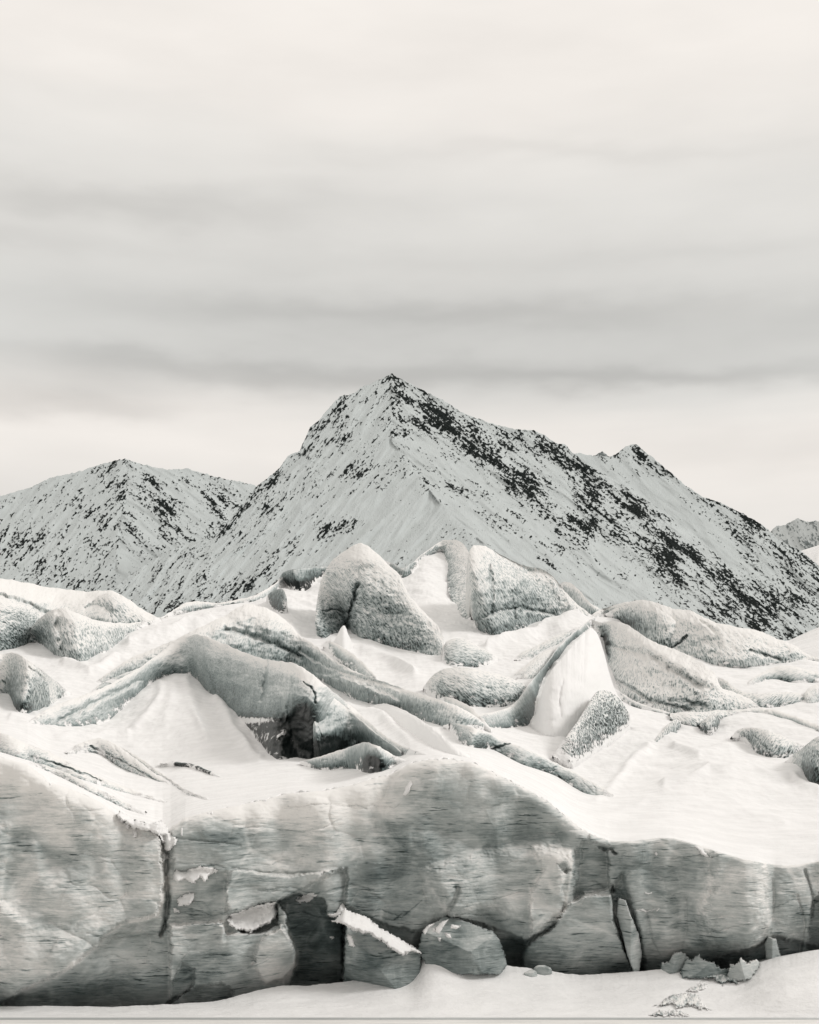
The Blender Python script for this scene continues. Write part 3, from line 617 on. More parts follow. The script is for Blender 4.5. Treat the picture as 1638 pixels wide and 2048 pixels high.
ridge('ice_fin', 'narrow upright ice fin forming the left half of the split dome', 'ice fin',
      [(822, 1130), (838, 1114), (860, 1097), (884, 1082), (908, 1080), (926, 1087), (937, 1103), (946, 1128), (948, 1165), (947, 1200), (943, 1236)],
      [(824, 1134), (845, 1118), (868, 1106), (888, 1104), (893, 1135), (895, 1160), (897, 1185), (906, 1205), (917, 1228), (928, 1240), (940, 1243)],
      set_=.7, nt=80, frost=.12, rough=.9, rot=1.3, group='seracs on the skyline', blobs=[(897, 1180, 10, 60, -.35), (935, 1232, 16, 14, -.25), (912, 1095, 30, 20, .2)])
ridge('serac', 'broad rounded serac right of the narrow cleft, its slope running down to the right', 'serac',
      [(944, 1235), (941, 1190), (938, 1140), (937, 1108), (948, 1091), (975, 1095), (1018, 1118), (1048, 1131), (1078, 1137), (1103, 1150), (1123, 1174), (1148, 1201), (1178, 1226), (1192, 1234)],
      [(946, 1240), (950, 1254), (962, 1266), (980, 1273), (998, 1275), (1015, 1270), (1033, 1262), (1055, 1254), (1078, 1248), (1100, 1243), (1125, 1240), (1150, 1238), (1175, 1237), (1192, 1236)],
      set_=.85, bulge=.65, nt=100, frost=.10, rough=1.0, rot=-.35, amp=1.2, group='seracs on the skyline',
      creases=[([(980, 1130), (986, 1180), (984, 1230)], 5, .7, -.15), ([(1000, 1110), (1060, 1150), (1110, 1180)], 24, 1.6, -.18), ([(950, 1240), (1000, 1220), (1040, 1215), (1120, 1232)], 5, .6, -.15), ([(1030, 1215), (1032, 1255)], 3, .5, -.2)],
      blobs=[(1050, 1190, 50, 36, -.28), (1000, 1255, 70, 20, -.22), (1090, 1150, 30, 14, .2), (1150, 1222, 40, 16, .25), (965, 1120, 20, 30, .15)])
ridge('ice_ridge', 'small rounded ice knob tucked behind the right shoulder of the broad serac', 'ice ridge',
      [(1118, 1172), (1126, 1165), (1142, 1167), (1160, 1182), (1178, 1204), (1200, 1218), (1215, 1224)], [(1118, 1190), (1130, 1200), (1145, 1210), (1162, 1222), (1180, 1230), (1200, 1234), (1215, 1230)], doff=8, set_=.6, frost=.2, rough=.7)
# right hand group
ridge('ice_ridge', 'long bumpy ice ridge climbing the right skyline, frosted white', 'ice ridge',
      [(1176, 1236), (1198, 1221), (1233, 1209), (1268, 1202), (1293, 1200), (1318, 1207), (1348, 1218), (1378, 1220), (1403, 1232), (1433, 1245), (1468, 1253), (1518, 1262), (1558, 1278), (1588, 1290), (1623, 1312), (1700, 1330)],
      [(1180, 1240), (1215, 1236), (1245, 1250), (1280, 1275), (1305, 1290), (1335, 1302), (1370, 1312), (1400, 1322), (1433, 1330), (1468, 1334), (1505, 1332), (1530, 1330), (1560, 1327), (1590, 1326), (1623, 1322), (1700, 1335)],
      set_=1.3, nt=90, frost=.32, rough=1.05, rot=-.5, amp=1.3,
      creases=[([(1215, 1226), (1250, 1240), (1275, 1262), (1300, 1285)], 12, 1.5, -.30), ([(1340, 1298), (1365, 1280), (1372, 1270)], 3, .8, -.4), ([(1400, 1240), (1430, 1262)], 4, .6, .1), ([(1500, 1300), (1560, 1318)], 4, .6, -.3)],
      blobs=[(1290, 1255, 40, 26, -.22), (1345, 1285, 30, 18, -.15), (1590, 1310, 30, 8, -.4), (1420, 1260, 80, 20, .12)])
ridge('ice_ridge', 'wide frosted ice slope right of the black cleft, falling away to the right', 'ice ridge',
      [(1184, 1240), (1203, 1246), (1228, 1242), (1255, 1250), (1285, 1270), (1318, 1288), (1358, 1302), (1398, 1322), (1428, 1345), (1443, 1375), (1470, 1385), (1508, 1402), (1530, 1416)],
      [(1186, 1250), (1206, 1300), (1219, 1340), (1230, 1372), (1245, 1388), (1270, 1402), (1300, 1412), (1335, 1422), (1365, 1430), (1405, 1434), (1450, 1428), (1500, 1422), (1530, 1420)],
      set_=1.2, bulge=.55, nt=110, frost=.30, rough=1.2, rot=-.62, amp=1.3,
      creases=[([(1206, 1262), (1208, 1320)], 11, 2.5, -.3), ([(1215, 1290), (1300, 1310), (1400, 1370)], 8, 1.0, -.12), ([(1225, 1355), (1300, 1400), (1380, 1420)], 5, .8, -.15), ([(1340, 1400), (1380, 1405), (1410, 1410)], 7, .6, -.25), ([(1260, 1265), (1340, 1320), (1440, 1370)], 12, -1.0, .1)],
      blobs=[(1208, 1290, 13, 30, -1.3), (1260, 1300, 40, 30, .08), (1380, 1412, 60, 12, -.25), (1330, 1330, 60, 20, .1)])  # strongest blob paints the darkness of the cleft
ridge('ice_lip', 'smooth pale ice lip running below the frosted slope into the snow', 'ice ridge',
      [(1228, 1376), (1240, 1384), (1265, 1400), (1295, 1412), (1330, 1422), (1356, 1428), (1368, 1432)], [(1228, 1384), (1240, 1396), (1265, 1410), (1295, 1420), (1330, 1428), (1356, 1432), (1368, 1435)], set_=.8, frost=.15, rough=.3, doff=-.6, amp=.4)
ridge('ice_fin', 'steep smooth grey ice fin along the left edge of the triangular snow face', 'ice fin',
      [(1192, 1236), (1180, 1240), (1158, 1257), (1118, 1293), (1088, 1333), (1058, 1368), (1033, 1402), (1005, 1420), (965, 1428), (945, 1440)],
      [(1196, 1246), (1180, 1262), (1140, 1292), (1101, 1340), (1084, 1370), (1072, 1408), (1062, 1446), (1030, 1455), (990, 1458), (948, 1450)],
      set_=.5, nt=70, frost=0, clear=.05, rough=.35, rot=.3, amp=.8, blobs=[(1050, 1420, 26, 26, -.35), (1100, 1330, 26, 40, -.1), (1170, 1250, 20, 20, .15), (990, 1440, 40, 14, .15)])
ridge('ice_ridge', 'textured grey ice strip between the open snow bowl and the steep fin', 'ice ridge',
      [(1026, 1320), (1045, 1305), (1070, 1293), (1100, 1278), (1125, 1267), (1150, 1256), (1170, 1250)], [(1028, 1322), (1050, 1322), (1075, 1312), (1100, 1300), (1120, 1290), (1140, 1275), (1168, 1256)], set_=2.5, clear=.05, rough=1, rot=.9, amp=.7)
ridge('ice_ridge', 'pale hatched ice slope leaning against the left of the steep fin', 'ice ridge',
      [(1020, 1358), (1040, 1340), (1062, 1322), (1085, 1305), (1105, 1298), (1118, 1296)], [(1022, 1360), (1045, 1361), (1065, 1362), (1085, 1355), (1098, 1340), (1112, 1315)], set_=2.5, frost=.12, rough=1, rot=.9, amp=.6)
ridge('ice_dome', 'low hatched ice dome in the middle of the snow bowl', 'ice dome',
      [(846, 1376), (862, 1355), (880, 1341), (908, 1335), (943, 1337), (983, 1345), (1018, 1355), (1045, 1366), (1060, 1380)],
      [(848, 1380), (868, 1394), (890, 1402), (918, 1407), (950, 1414), (985, 1414), (1015, 1412), (1040, 1405), (1060, 1392)],
      set_=1.2, frost=.0, rough=1.1, rot=-1.0, amp=.8, blobs=[(862, 1372, 14, 20, .5), (950, 1402, 60, 10, -.25), (970, 1420, 40, 8, -.2)])
ridge('ice_ridge', 'low smooth ice wave at the right edge above the narrow snow hollow', 'ice ridge',
      [(1488, 1378), (1505, 1358), (1530, 1342), (1560, 1332), (1595, 1334), (1625, 1342), (1670, 1345)], [(1490, 1382), (1510, 1374), (1535, 1362), (1560, 1362), (1595, 1366), (1625, 1364), (1670, 1362)], set_=1.3, frost=.15, rough=.5, rot=.9, amp=.5, blobs=[(1540, 1356, 40, 8, -.25)])
ridge('ice_ridge', 'grey hatched tongue of ice curving out beside the small snow hollow', 'ice ridge',
      [(1430, 1352), (1452, 1362), (1475, 1378), (1505, 1388), (1540, 1386), (1580, 1384), (1605, 1390), (1620, 1402)], [(1432, 1380), (1455, 1402), (1480, 1412), (1515, 1420), (1545, 1418), (1580, 1414), (1605, 1413), (1620, 1408)], set_=1.0, clear=.06, rough=1, rot=.7, amp=.7)
ridge('ice_boulder', 'rounded ice boulder cut by the right edge, beside the hatched tongue', 'ice boulder',
      [(1612, 1412), (1612, 1388), (1622, 1374), (1640, 1366), (1670, 1362), (1700, 1380)], [(1613, 1416), (1620, 1418), (1635, 1414), (1650, 1412), (1680, 1410), (1700, 1405)], set_=.9, frost=.1, rough=.6, group='loose ice boulders')
ridge('ice_ridge', 'hatched ice mound poking out of the wide snow slope, dark at its foot', 'ice ridge',
      [(1464, 1474), (1478, 1460), (1500, 1455), (1528, 1459), (1560, 1470), (1590, 1484), (1616, 1494)], [(1466, 1478), (1490, 1480), (1508, 1498), (1530, 1512), (1556, 1516), (1585, 1514), (1614, 1500)], set_=1.3, clear=.02, rough=1.2, rot=.4, amp=.8, blobs=[(1540, 1506, 30, 10, -.35), (1500, 1470, 30, 10, -.15)])
ridge('ice_ridge', 'small wispy grey ice crest breaking the snow left of the hatched mound', 'ice ridge',
      [(1400, 1452), (1412, 1438), (1425, 1430), (1436, 1428), (1440, 1436)], [(1402, 1456), (1412, 1462), (1422, 1466), (1432, 1460), (1440, 1446)], set_=1.6, clear=.3, rough=1.4, rot=.4, amp=.6, foot=.3, ends=.35)
ridge('ice_ridge', 'feathery grey ice streak running up the snow below the smooth lip', 'ice ridge',
      [(1300, 1492), (1318, 1470), (1335, 1450), (1350, 1440), (1362, 1442)], [(1302, 1496), (1322, 1484), (1340, 1474), (1354, 1466), (1362, 1452)], set_=1.6, clear=.25, rough=1.4, rot=.4, amp=.6, foot=.3, ends=.35)
ridge('ice_ridge', 'low hatched ice apron joining the frosted slope to the snow left of the wispy crest', 'ice ridge',
      [(1340, 1428), (1372, 1424), (1405, 1424), (1440, 1420), (1470, 1422)], [(1340, 1440), (1370, 1450), (1400, 1450), (1436, 1438), (1470, 1430)], set_=2, frost=.1, rough=1.3, rot=-.6, amp=.6, foot=.3, ends=.4)
ridge('ice_boulder', 'dark ice boulder cut by the right edge at the end of the snow slope', 'ice boulder',
      [(1572, 1524), (1590, 1508), (1612, 1492), (1640, 1472), (1680, 1455), (1720, 1450)], [(1578, 1530), (1592, 1530), (1604, 1545), (1620, 1578), (1660, 1585), (1720, 1580)], set_=.7, clear=.15, rough=1, rot=.5, group='loose ice boulders', blobs=[(1630, 1560, 30, 24, -.35), (1600, 1515, 30, 12, .25)])
ridge('ice_patch', 'dimpled dark ice showing through the lower right of the triangular snow face', 'bare ice',
      [(1106, 1512), (1130, 1478), (1158, 1440), (1180, 1405), (1196, 1383), (1222, 1384), (1244, 1404), (1258, 1428), (1264, 1450)],
      [(1108, 1516), (1128, 1524), (1146, 1530), (1165, 1520), (1185, 1508), (1205, 1495), (1225, 1482), (1245, 1468), (1262, 1454)],
      set_=1.1, bulge=.3, clear=.34, rough=2.0, rot=-.7, amp=.5, nt=70, doff=-1.5, foot=.9, ends=.6, top=.3, blobs=[(1215, 1420, 40, 22, -.25)], covs=[(1210, 1475, 70, 24, .2), (1140, 1500, 40, 40, .2), (1215, 1405, 40, 20, -.3)])
ridge('ice_lip', 'long faint ice lip in the snow below the hatched tongue, at the right edge', 'ice ridge',
      [(1440, 1424), (1470, 1420), (1510, 1416), (1550, 1420), (1590, 1432), (1625, 1446), (1680, 1460)], [(1442, 1430), (1472, 1428), (1512, 1427), (1550, 1434), (1588, 1446), (1622, 1460), (1680, 1478)], set_=1.2, frost=.3, rough=.3, amp=.4)
ridge('ice_dome', 'rounded ice dome with a dark left cheek, below the crest of the right skyline ridge', 'ice dome',
      [(1210, 1229), (1240, 1213), (1275, 1207), (1310, 1214), (1345, 1236), (1366, 1262), (1374, 1280)], [(1214, 1234), (1242, 1243), (1268, 1262), (1294, 1284), (1322, 1296), (1350, 1295), (1374, 1284)],
      set_=.8, nt=70, frost=.08, rough=1.1, rot=-.5, amp=1.0, foot=.2, doff=-2, blobs=[(1255, 1245, 40, 14, -.45), (1330, 1288, 40, 10, -.3), (1300, 1215, 40, 12, .2)])
# left hand group
ridge('ice_ridge', 'pale hatched ice mound with a smooth grey cheek, at the left behind the snow gully', 'ice ridge',
      [(18, 1298), (50, 1268), (76, 1240), (100, 1222), (125, 1216), (160, 1229), (200, 1242), (250, 1246), (285, 1244), (305, 1242)],
      [(22, 1300), (60, 1282), (82, 1290), (104, 1308), (130, 1321), (165, 1327), (190, 1315), (222, 1297), (262, 1270), (303, 1250)],
      set_=1.0, nt=90, frost=.24, rough=1.2, rot=-.35, amp=1.0, creases=[([(108, 1228), (104, 1260), (116, 1296)], 10, -1.2, .1)], blobs=[(84, 1262, 24, 28, -.5), (60, 1276, 20, 16, -.25), (145, 1300, 50, 14, -.1), (125, 1226, 30, 12, .2)])
ridge('ice_ridge', 'hatched ice slope at the left edge with a dark clear patch at its foot', 'ice ridge',
      [(-120, 1330), (-60, 1312), (0, 1308), (30, 1306), (65, 1328), (100, 1354), (125, 1374), (142, 1388)],
      [(-120, 1430), (-60, 1420), (0, 1390), (22, 1400), (34, 1428), (58, 1430), (98, 1412), (142, 1391)],
      set_=1.0, nt=70, frost=.12, rough=1.15, rot=-.7, creases=[([(60, 1335), (110, 1375)], 4, .5, -.2)], blobs=[(40, 1415, 20, 14, -.7), (20, 1340, 50, 20, .1), (-5, 1380, 20, 40, .4)])
ridge('ice_ridge', 'second long ice ridge behind the front arch, winding down to the right', 'ice ridge',
      [(186, 1368), (225, 1340), (262, 1316), (305, 1298), (345, 1282), (380, 1264), (410, 1250), (452, 1230), (480, 1213), (502, 1208), (540, 1219), (576, 1244), (602, 1272), (632, 1291), (665, 1318), (715, 1344), (775, 1366), (828, 1384), (878, 1399), (915, 1412), (950, 1432), (984, 1460)],
      [(190, 1374), (230, 1362), (268, 1352), (310, 1345), (350, 1345), (390, 1350), (430, 1350), (470, 1348), (510, 1345), (545, 1345), (580, 1340), (612, 1345), (640, 1358), (680, 1382), (708, 1398), (740, 1409), (775, 1420), (818, 1432), (858, 1446), (895, 1456), (935, 1460), (984, 1463)],
      set_=.9, nt=100, frost=.16, rough=.55, rot=.3, amp=1.1, bulge=.7,
      creases=[([(452, 1258), (520, 1275), (600, 1312)], 9, .9, -.22), ([(600, 1300), (640, 1325), (700, 1350), (800, 1375)], 8, .8, -.10), ([(632, 1355), (700, 1362), (790, 1400)], 10, -.8, .08)],
      blobs=[(580, 1308, 50, 18, -.30), (500, 1225, 50, 16, .25), (250, 1345, 60, 14, -.3), (800, 1410, 80, 12, -.2), (600, 1275, 30, 16, .15), (700, 1340, 60, 12, .12), (860, 1400, 60, 12, .15), (480, 1290, 60, 14, -.1)])
ridge('ice_ridge', 'slim smooth ice rib lying on the upper side of the second ridge', 'ice ridge',
      [(645, 1290), (655, 1283), (675, 1289), (700, 1304), (725, 1324), (745, 1344), (760, 1362)], [(648, 1296), (660, 1304), (680, 1322), (700, 1336), (722, 1350), (745, 1360), (760, 1365)], set_=.9, frost=.25, rough=.35, rot=.4, amp=.5, doff=-2.5, blobs=[(690, 1325, 40, 10, -.2)])
ridge('ice_ridge', 'thick rounded ice ridge winding from centre to the lower right, ending in snow', 'ice ridge',
      [(886, 1452), (905, 1447), (940, 1453), (980, 1468), (1018, 1485), (1068, 1505), (1118, 1529), (1170, 1556), (1210, 1578), (1238, 1596)],
      [(888, 1456), (900, 1464), (918, 1484), (935, 1495), (985, 1502), (1043, 1531), (1108, 1552), (1168, 1587), (1212, 1600), (1238, 1600)],
      set_=.9, nt=70, frost=.02, rough=.5, rot=1.45, amp=.8, bulge=.75, creases=[([(900, 1450), (898, 1462), (912, 1480)], 3, .6, -.4), ([(980, 1502), (1010, 1490), (1030, 1486)], 4, .4, -.1)],
      blobs=[(1000, 1498, 90, 9, -.25), (1120, 1550, 60, 8, -.15), (970, 1462, 60, 8, .25), (1200, 1590, 40, 14, .12)])
ridge('ice_ridge', 'small snowy ice rib resting on the start of the winding ridge', 'ice ridge',
      [(880, 1398), (890, 1394), (912, 1399), (938, 1412), (962, 1434), (982, 1456)], [(882, 1406), (895, 1418), (915, 1428), (938, 1440), (960, 1450), (982, 1460)], set_=.8, frost=.35, rough=.4, amp=.4, doff=-2.5)
ridge('ice_ridge', 'wide hatched grey ice slope at the far left edge below the skyline hump', 'ice ridge',
      [(-200, 1215), (-60, 1200), (0, 1194), (40, 1206), (75, 1224), (100, 1240), (118, 1252)], [(-200, 1310), (-60, 1305), (0, 1302), (30, 1296), (60, 1280), (90, 1264), (118, 1256)],
      set_=1.2, nt=70, frost=.06, rough=1.15, rot=-1.0, amp=1.0, foot=.2, doff=-1, blobs=[(20, 1225, 60, 8, -.25), (30, 1275, 50, 16, -.25), (70, 1250, 30, 10, -.15)])
ridge('ice_ridge', 'hatched round ice shoulder at the right end of the far left skyline hump', 'ice ridge',
      [(150, 1222), (175, 1206), (200, 1191), (222, 1186), (245, 1197), (268, 1214), (290, 1232), (306, 1246)], [(154, 1230), (175, 1240), (198, 1248), (222, 1254), (245, 1254), (268, 1252), (290, 1251), (306, 1250)],
      set_=1.2, nt=60, frost=.16, rough=1.15, rot=-.6, amp=.8, foot=.2, doff=-1, blobs=[(230, 1215, 24, 10, -.2), (190, 1205, 20, 8, -.2)])
ridge('ice_ridge', 'faint lower ice crest in the snow just above the left ice front', 'ice ridge',
      [(60, 1524), (95, 1532), (140, 1550), (190, 1576), (240, 1600), (290, 1622)], [(62, 1530), (95, 1543), (138, 1563), (186, 1588), (238, 1612), (290, 1632)], set_=1.5, frost=.25, rough=1, rot=1.2, amp=.5)
ridge('ice_ridge', 'thin grey streaked ice rib fanning out below the white cone', 'ice ridge',
      [(205, 1482), (245, 1496), (285, 1520), (330, 1552), (372, 1580), (420, 1598)], [(208, 1488), (245, 1506), (285, 1532), (328, 1562), (372, 1590), (420, 1604)], set_=1.5, frost=.2, rough=1.1, rot=1.2, amp=.5)
def snow_form(name, label, crest, base, **k):
    return ridge(name, label, 'snow drift', crest, base, frost=.6, rough=.1, foot=2, covs=[(crest[len(crest)//2][0], crest[len(crest)//2][1], 900, 900, 3)], group='small wind carved snow drifts', **k)
snow_form('snow_drift', 'small pointed snow spike against the foot of the tall pale serac', [(664, 1290), (674, 1272), (683, 1254), (690, 1252), (697, 1270), (706, 1290)], [(664, 1296), (674, 1300), (683, 1302), (690, 1302), (698, 1300), (706, 1294)], doff=-4, set_=.6, amp=.4)
snow_form('snow_drift', 'broad low snow drift above the centre of the winding ice ridge', [(740, 1412), (775, 1408), (815, 1424), (860, 1452), (900, 1486), (940, 1512)], [(742, 1420), (770, 1438), (808, 1462), (850, 1488), (895, 1508), (940, 1518)], set_=3, amp=.5)
snow_form('snow_wedge', 'steep triangular face of packed white snow between the ice fin and the black cleft', [(1072, 1425), (1086, 1380), (1103, 1342), (1142, 1294), (1170, 1264), (1183, 1256), (1196, 1270), (1206, 1298), (1217, 1340), (1230, 1380), (1244, 1402)],
      [(1062, 1450), (1085, 1466), (1108, 1474), (1132, 1474), (1156, 1466), (1180, 1454), (1200, 1442), (1215, 1432), (1228, 1424), (1238, 1416), (1248, 1408)], doff=-.7, set_=1.0, amp=.4, bulge=.12)
ridge('ice_ridge', 'dark ice strip with snow on it, just behind the left arm of the front arch', 'ice ridge',
      [(184, 1382), (205, 1366), (235, 1352), (268, 1340), (305, 1330)], [(186, 1388), (208, 1382), (240, 1372), (272, 1360), (305, 1346)], set_=1.1, clear=.35, rough=.9, rot=1.2, amp=.6, ends=.5, doff=-2, covs=[(235, 1362, 24, 5, .8)])
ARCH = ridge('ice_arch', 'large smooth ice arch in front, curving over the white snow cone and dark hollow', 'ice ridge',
      [(52, 1448), (90, 1420), (150, 1396), (200, 1378), (250, 1352), (290, 1328), (322, 1304), (350, 1284), (375, 1272), (402, 1270), (450, 1288), (500, 1309), (540, 1320), (590, 1327), (622, 1346), (660, 1378), (700, 1410), (750, 1454), (800, 1490), (856, 1508)],
      [(54, 1453), (95, 1457), (135, 1456), (175, 1452), (215, 1442), (245, 1415), (280, 1386), (310, 1361), (350, 1351), (390, 1356), (412, 1384), (438, 1406), (464, 1430), (494, 1458), (522, 1492), (548, 1524), (620, 1526), (680, 1490), (770, 1508), (856, 1512)],
      set_=.75, nt=150, bulge=.72, frost=.17, rough=.38, rot=1.2, amp=.8, foot=.6,
      creases=[([(536, 1322), (532, 1345), (527, 1370), (522, 1400)], 4, .4, -.22), ([(608, 1364), (622, 1374), (632, 1392), (630, 1404)], 2.5, .5, -.5), ([(585, 1450), (590, 1490), (600, 1510)], 36, 4.6, -.35),
               ([(120, 1440), (200, 1400), (280, 1360)], 8, .4, -.1)],
      blobs=[(535, 1470, 60, 26, -1.9), (594, 1498, 66, 38, -2.2), (612, 1425, 24, 34, -.7), (500, 1440, 50, 20, -.15), (350, 1300, 50, 20, .2), (450, 1300, 60, 12, .22), (600, 1340, 40, 14, .28), (530, 1360, 10, 26, -.15), (180, 1420, 100, 30, .1), (700, 1420, 30, 12, .2), (780, 1500, 60, 10, .15), (330, 1340, 40, 16, -.12), (450, 1380, 60, 20, -.1)],  # strong negative blobs paint the shade of the hollow
      covs=[(505, 1440, 50, 7, .75), (560, 1466, 34, 20, .36), (520, 1472, 20, 18, .2), (150, 1425, 100, 30, .1)])
ridge('ice_fold', 'smooth ice fold hanging beside the dark hollow of the front arch, dark at its foot', 'ice ridge',
      [(626, 1470), (627, 1420), (632, 1388), (642, 1379), (662, 1391), (690, 1412), (722, 1440), (760, 1472), (803, 1503)],
      [(628, 1512), (640, 1516), (655, 1512), (672, 1508), (690, 1502), (706, 1497), (722, 1494), (755, 1500), (803, 1508)],
      set_=.55, bulge=.75, nt=90, frost=.05, rough=.3, rot=.5, amp=.8, doff=-2.2, foot=.1, ends=.2, blobs=[(650, 1495, 40, 24, -.75), (690, 1480, 40, 14, -.35), (634, 1430, 6, 24, .2), (720, 1450, 60, 10, .2)],  # shade at the foot painted in
      creases=[([(660, 1440), (700, 1480)], 14, .3, 0)])
ridge('ice_ridge', 'low ice lip with a small dark cave at the right foot of the front arch', 'ice ridge',
      [(600, 1524), (630, 1516), (665, 1505), (700, 1494), (728, 1484), (755, 1492), (780, 1506), (800, 1516), (812, 1520)],
      [(602, 1532), (635, 1540), (665, 1541), (700, 1537), (716, 1538), (735, 1552), (760, 1548), (785, 1534), (812, 1524)],
      set_=.5, nt=70, frost=.08, rough=.35, amp=.5, doff=.4, creases=[([(745, 1520), (750, 1545), (735, 1565)], 16, 1.6, -.7)], blobs=[(748, 1535, 22, 18, -1.0), (770, 1508, 40, 10, .3), (640, 1535, 50, 8, -.2)])  # cave darkness painted into the ice
ridge('ice_ridge', 'long low snow dusted ice ridge slanting down from the left edge', 'ice ridge',
      [(-150, 1440), (-60, 1450), (0, 1465), (50, 1487), (100, 1505), (150, 1533), (200, 1554), (250, 1574), (300, 1592), (335, 1602)],
      [(-150, 1480), (-60, 1490), (0, 1506), (55, 1522), (110, 1542), (150, 1556), (200, 1572), (250, 1586), (300, 1600), (335, 1606)],
      set_=1.2, frost=.48, rough=.7, rot=1.2, amp=.6, creases=[([(60, 1512), (120, 1530), (200, 1560)], 3, .3, -.5)], blobs=[(110, 1530, 50, 6, -.4)])
ridge('ice_ridge', 'shallow snowy ice crest with grey streaks, in the snow below the white cone', 'ice ridge',
      [(130, 1504), (150, 1492), (172, 1482), (200, 1477), (232, 1490), (270, 1518), (310, 1548), (352, 1576)], [(134, 1508), (155, 1506), (178, 1502), (206, 1510), (240, 1532), (275, 1550), (312, 1566), (352, 1580)],
      set_=1.2, frost=.40, rough=.9, rot=1.0, amp=.5, creases=[([(180, 1492), (240, 1520), (330, 1570)], 3, .3, -.45)])
ridge('ice_crack_lip', 'thin dark crack lip under the snow crust below the white cone', 'ice ridge',
      [(318, 1527), (345, 1524), (380, 1527), (410, 1538), (450, 1556)], [(320, 1529), (345, 1529), (380, 1533), (410, 1544), (450, 1558)], set_=.1, clear=.9, rough=.2, amp=.2, doff=-.5)

# ------------------------------------------------------------------ raised patches: snow on the ice front, blocks at its foot
def relief(name, outline, thick, mat, edge=6.0, step=1.6, base=None, wob=3.0, planes=None, parent=None, frost=0, clear=0, bury=1.2, seed=0.0, shade=True, lump=.3, tilt=False, cov=0.0):
    P = np.array(outline, float)
    x0, y0 = P.min(0)-4; x1, y1 = P.max(0)+4
    px, py = np.meshgrid(np.arange(x0, x1, step), np.arange(y0, y1, step), indexing='ij')
    sd = poly_sd(P, px, py)+wob*(perlin(px/9.+seed, py/9.)+.8*perlin(px/4.+seed, py/4.)+.5*perlin(px/2.1+seed, py/2.1))
    if base is None: D0 = cliff_d(px, py)[0]
    else: D0 = base(px, py)+0*px
    e = np.clip(sd/edge, 0, 1); prof = np.sqrt(np.clip(1-(1-e)**2, 0, 1))
    th = thick*prof*(1-lump*.5+lump*fbm(px/14.+seed, py/12., o=3))
    if planes:
        q = 0*px+1e9
        for a, b, c in planes: q = np.minimum(q, c+a*(px-P[:, 0].mean())+b*(py-P[:, 1].mean()))
        th = np.minimum(th, np.maximum(q, 0)*prof**.5)+.03*fbm(px/12., py/5., o=3)
    if tilt:
        ins = sd > 0; yt = np.where(ins, py, 1e9).min(1, keepdims=True); yb = np.where(ins, py, -1e9).max(1, keepdims=True)
        kk = np.hanning(15); kk /= kk.sum(); ok = (yt < 1e8)[:, 0]
        if ok.sum() > 3:
            xs = np.arange(len(ok)); yt = np.interp(xs, xs[ok], yt[ok, 0]); yb = np.interp(xs, xs[ok], yb[ok, 0])
            yt = np.convolve(np.pad(yt, 7, mode='edge'), kk, 'valid')[:, None]; yb = np.convolve(np.pad(yb, 7, mode='edge'), kk, 'valid')[:, None]
            th = th*.4+np.clip((py-yt)/(yb-yt+1), 0, 1.1)*(yb-yt)*wall_d(px)/F*1.0*prof
    inside = sd > -1.5
    D = D0-th+np.where(sd <= 0, bury, 0)
    V = unproj(px, py, D).reshape(-1, 3)
    faces = grid_faces(px.shape[0], px.shape[1], inside)[:, ::-1]
    if len(faces) == 0: return None
    fr = frost-clear+.15*fbm(px/30., py/14., o=3, seed=seed)
    V, faces, at = compact(V, faces, {'frost': np.maximum(fr, 0), 'clear': np.maximum(-fr, 0), 'rough': 0*px+1.1, 'cov': cov+.5*np.exp(-np.maximum(sd, 0)/5.)+0*px, 'u': px/52., 'v': py/24.})
    uv = np.stack([at.pop('u'), at.pop('v')], -1)
    return mesh_obj(name, V, faces, mat, at, uv=uv, parent=parent, shade=shade)
S = lambda pts, th=.38, par=CM, **k: relief('snow_patch', pts, th, MAT_SNOW, parent=par, tilt=True, seed=pts[0][0]*.01, **k)
S([(343, 1752), (352, 1738), (370, 1742), (400, 1731), (425, 1734), (438, 1742), (420, 1752), (410, 1766), (400, 1755), (386, 1771), (372, 1760), (350, 1764)])
S([(352, 1798), (372, 1786), (388, 1784), (388, 1804), (372, 1812), (356, 1812)])
S([(455, 1830), (480, 1822), (505, 1812), (530, 1806), (552, 1803), (556, 1830), (542, 1846), (520, 1856), (500, 1866), (478, 1862), (455, 1850)], .9)
S([(586, 1800), (605, 1790), (625, 1785), (637, 1790), (620, 1803), (600, 1806)], .2)
S([(655, 1828), (672, 1824), (685, 1806), (694, 1812), (692, 1822), (678, 1834), (658, 1836)], .3)
S([(656, 1873), (668, 1872), (672, 1878), (660, 1878)], .12)
S([(322, 1640), (338, 1660), (344, 1672), (357, 1678), (350, 1692), (342, 1700), (332, 1704), (326, 1690), (318, 1672), (300, 1664), (262, 1656), (232, 1630), (240, 1622), (270, 1640), (300, 1648)], .4, CL, edge=8)
S([(326, 1704), (338, 1708), (340, 1718), (326, 1722)], .3, CL)
S([(264, 1662), (275, 1662), (274, 1674), (266, 1674)], .1, CL)
S([(361, 1655), (366, 1655), (366, 1672), (362, 1672)], .1, wob=1)
S([(345, 1815), (352, 1812), (360, 1824), (350, 1828)], .15)
S([(805, 1590), (812, 1572), (822, 1560), (826, 1568), (818, 1586), (810, 1592)], .15, wob=1)
S([(1276, 1818), (1286, 1817), (1294, 1822), (1304, 1819), (1302, 1822), (1292, 1825), (1283, 1821)], .10, CR, wob=.4, edge=2, step=1)
S([(1290, 1784), (1298, 1786), (1305, 1783), (1304, 1787), (1297, 1789), (1290, 1787)], .10, CR, wob=.4, edge=2, step=1)
S([(1312, 1822), (1316, 1817), (1321, 1816), (1317, 1820), (1314, 1824)], .10, CR, wob=.3, edge=2, step=1)
S([(1308, 1706), (1313, 1703), (1316, 1708), (1312, 1713)], .1, CR, wob=.5, edge=3, step=1)
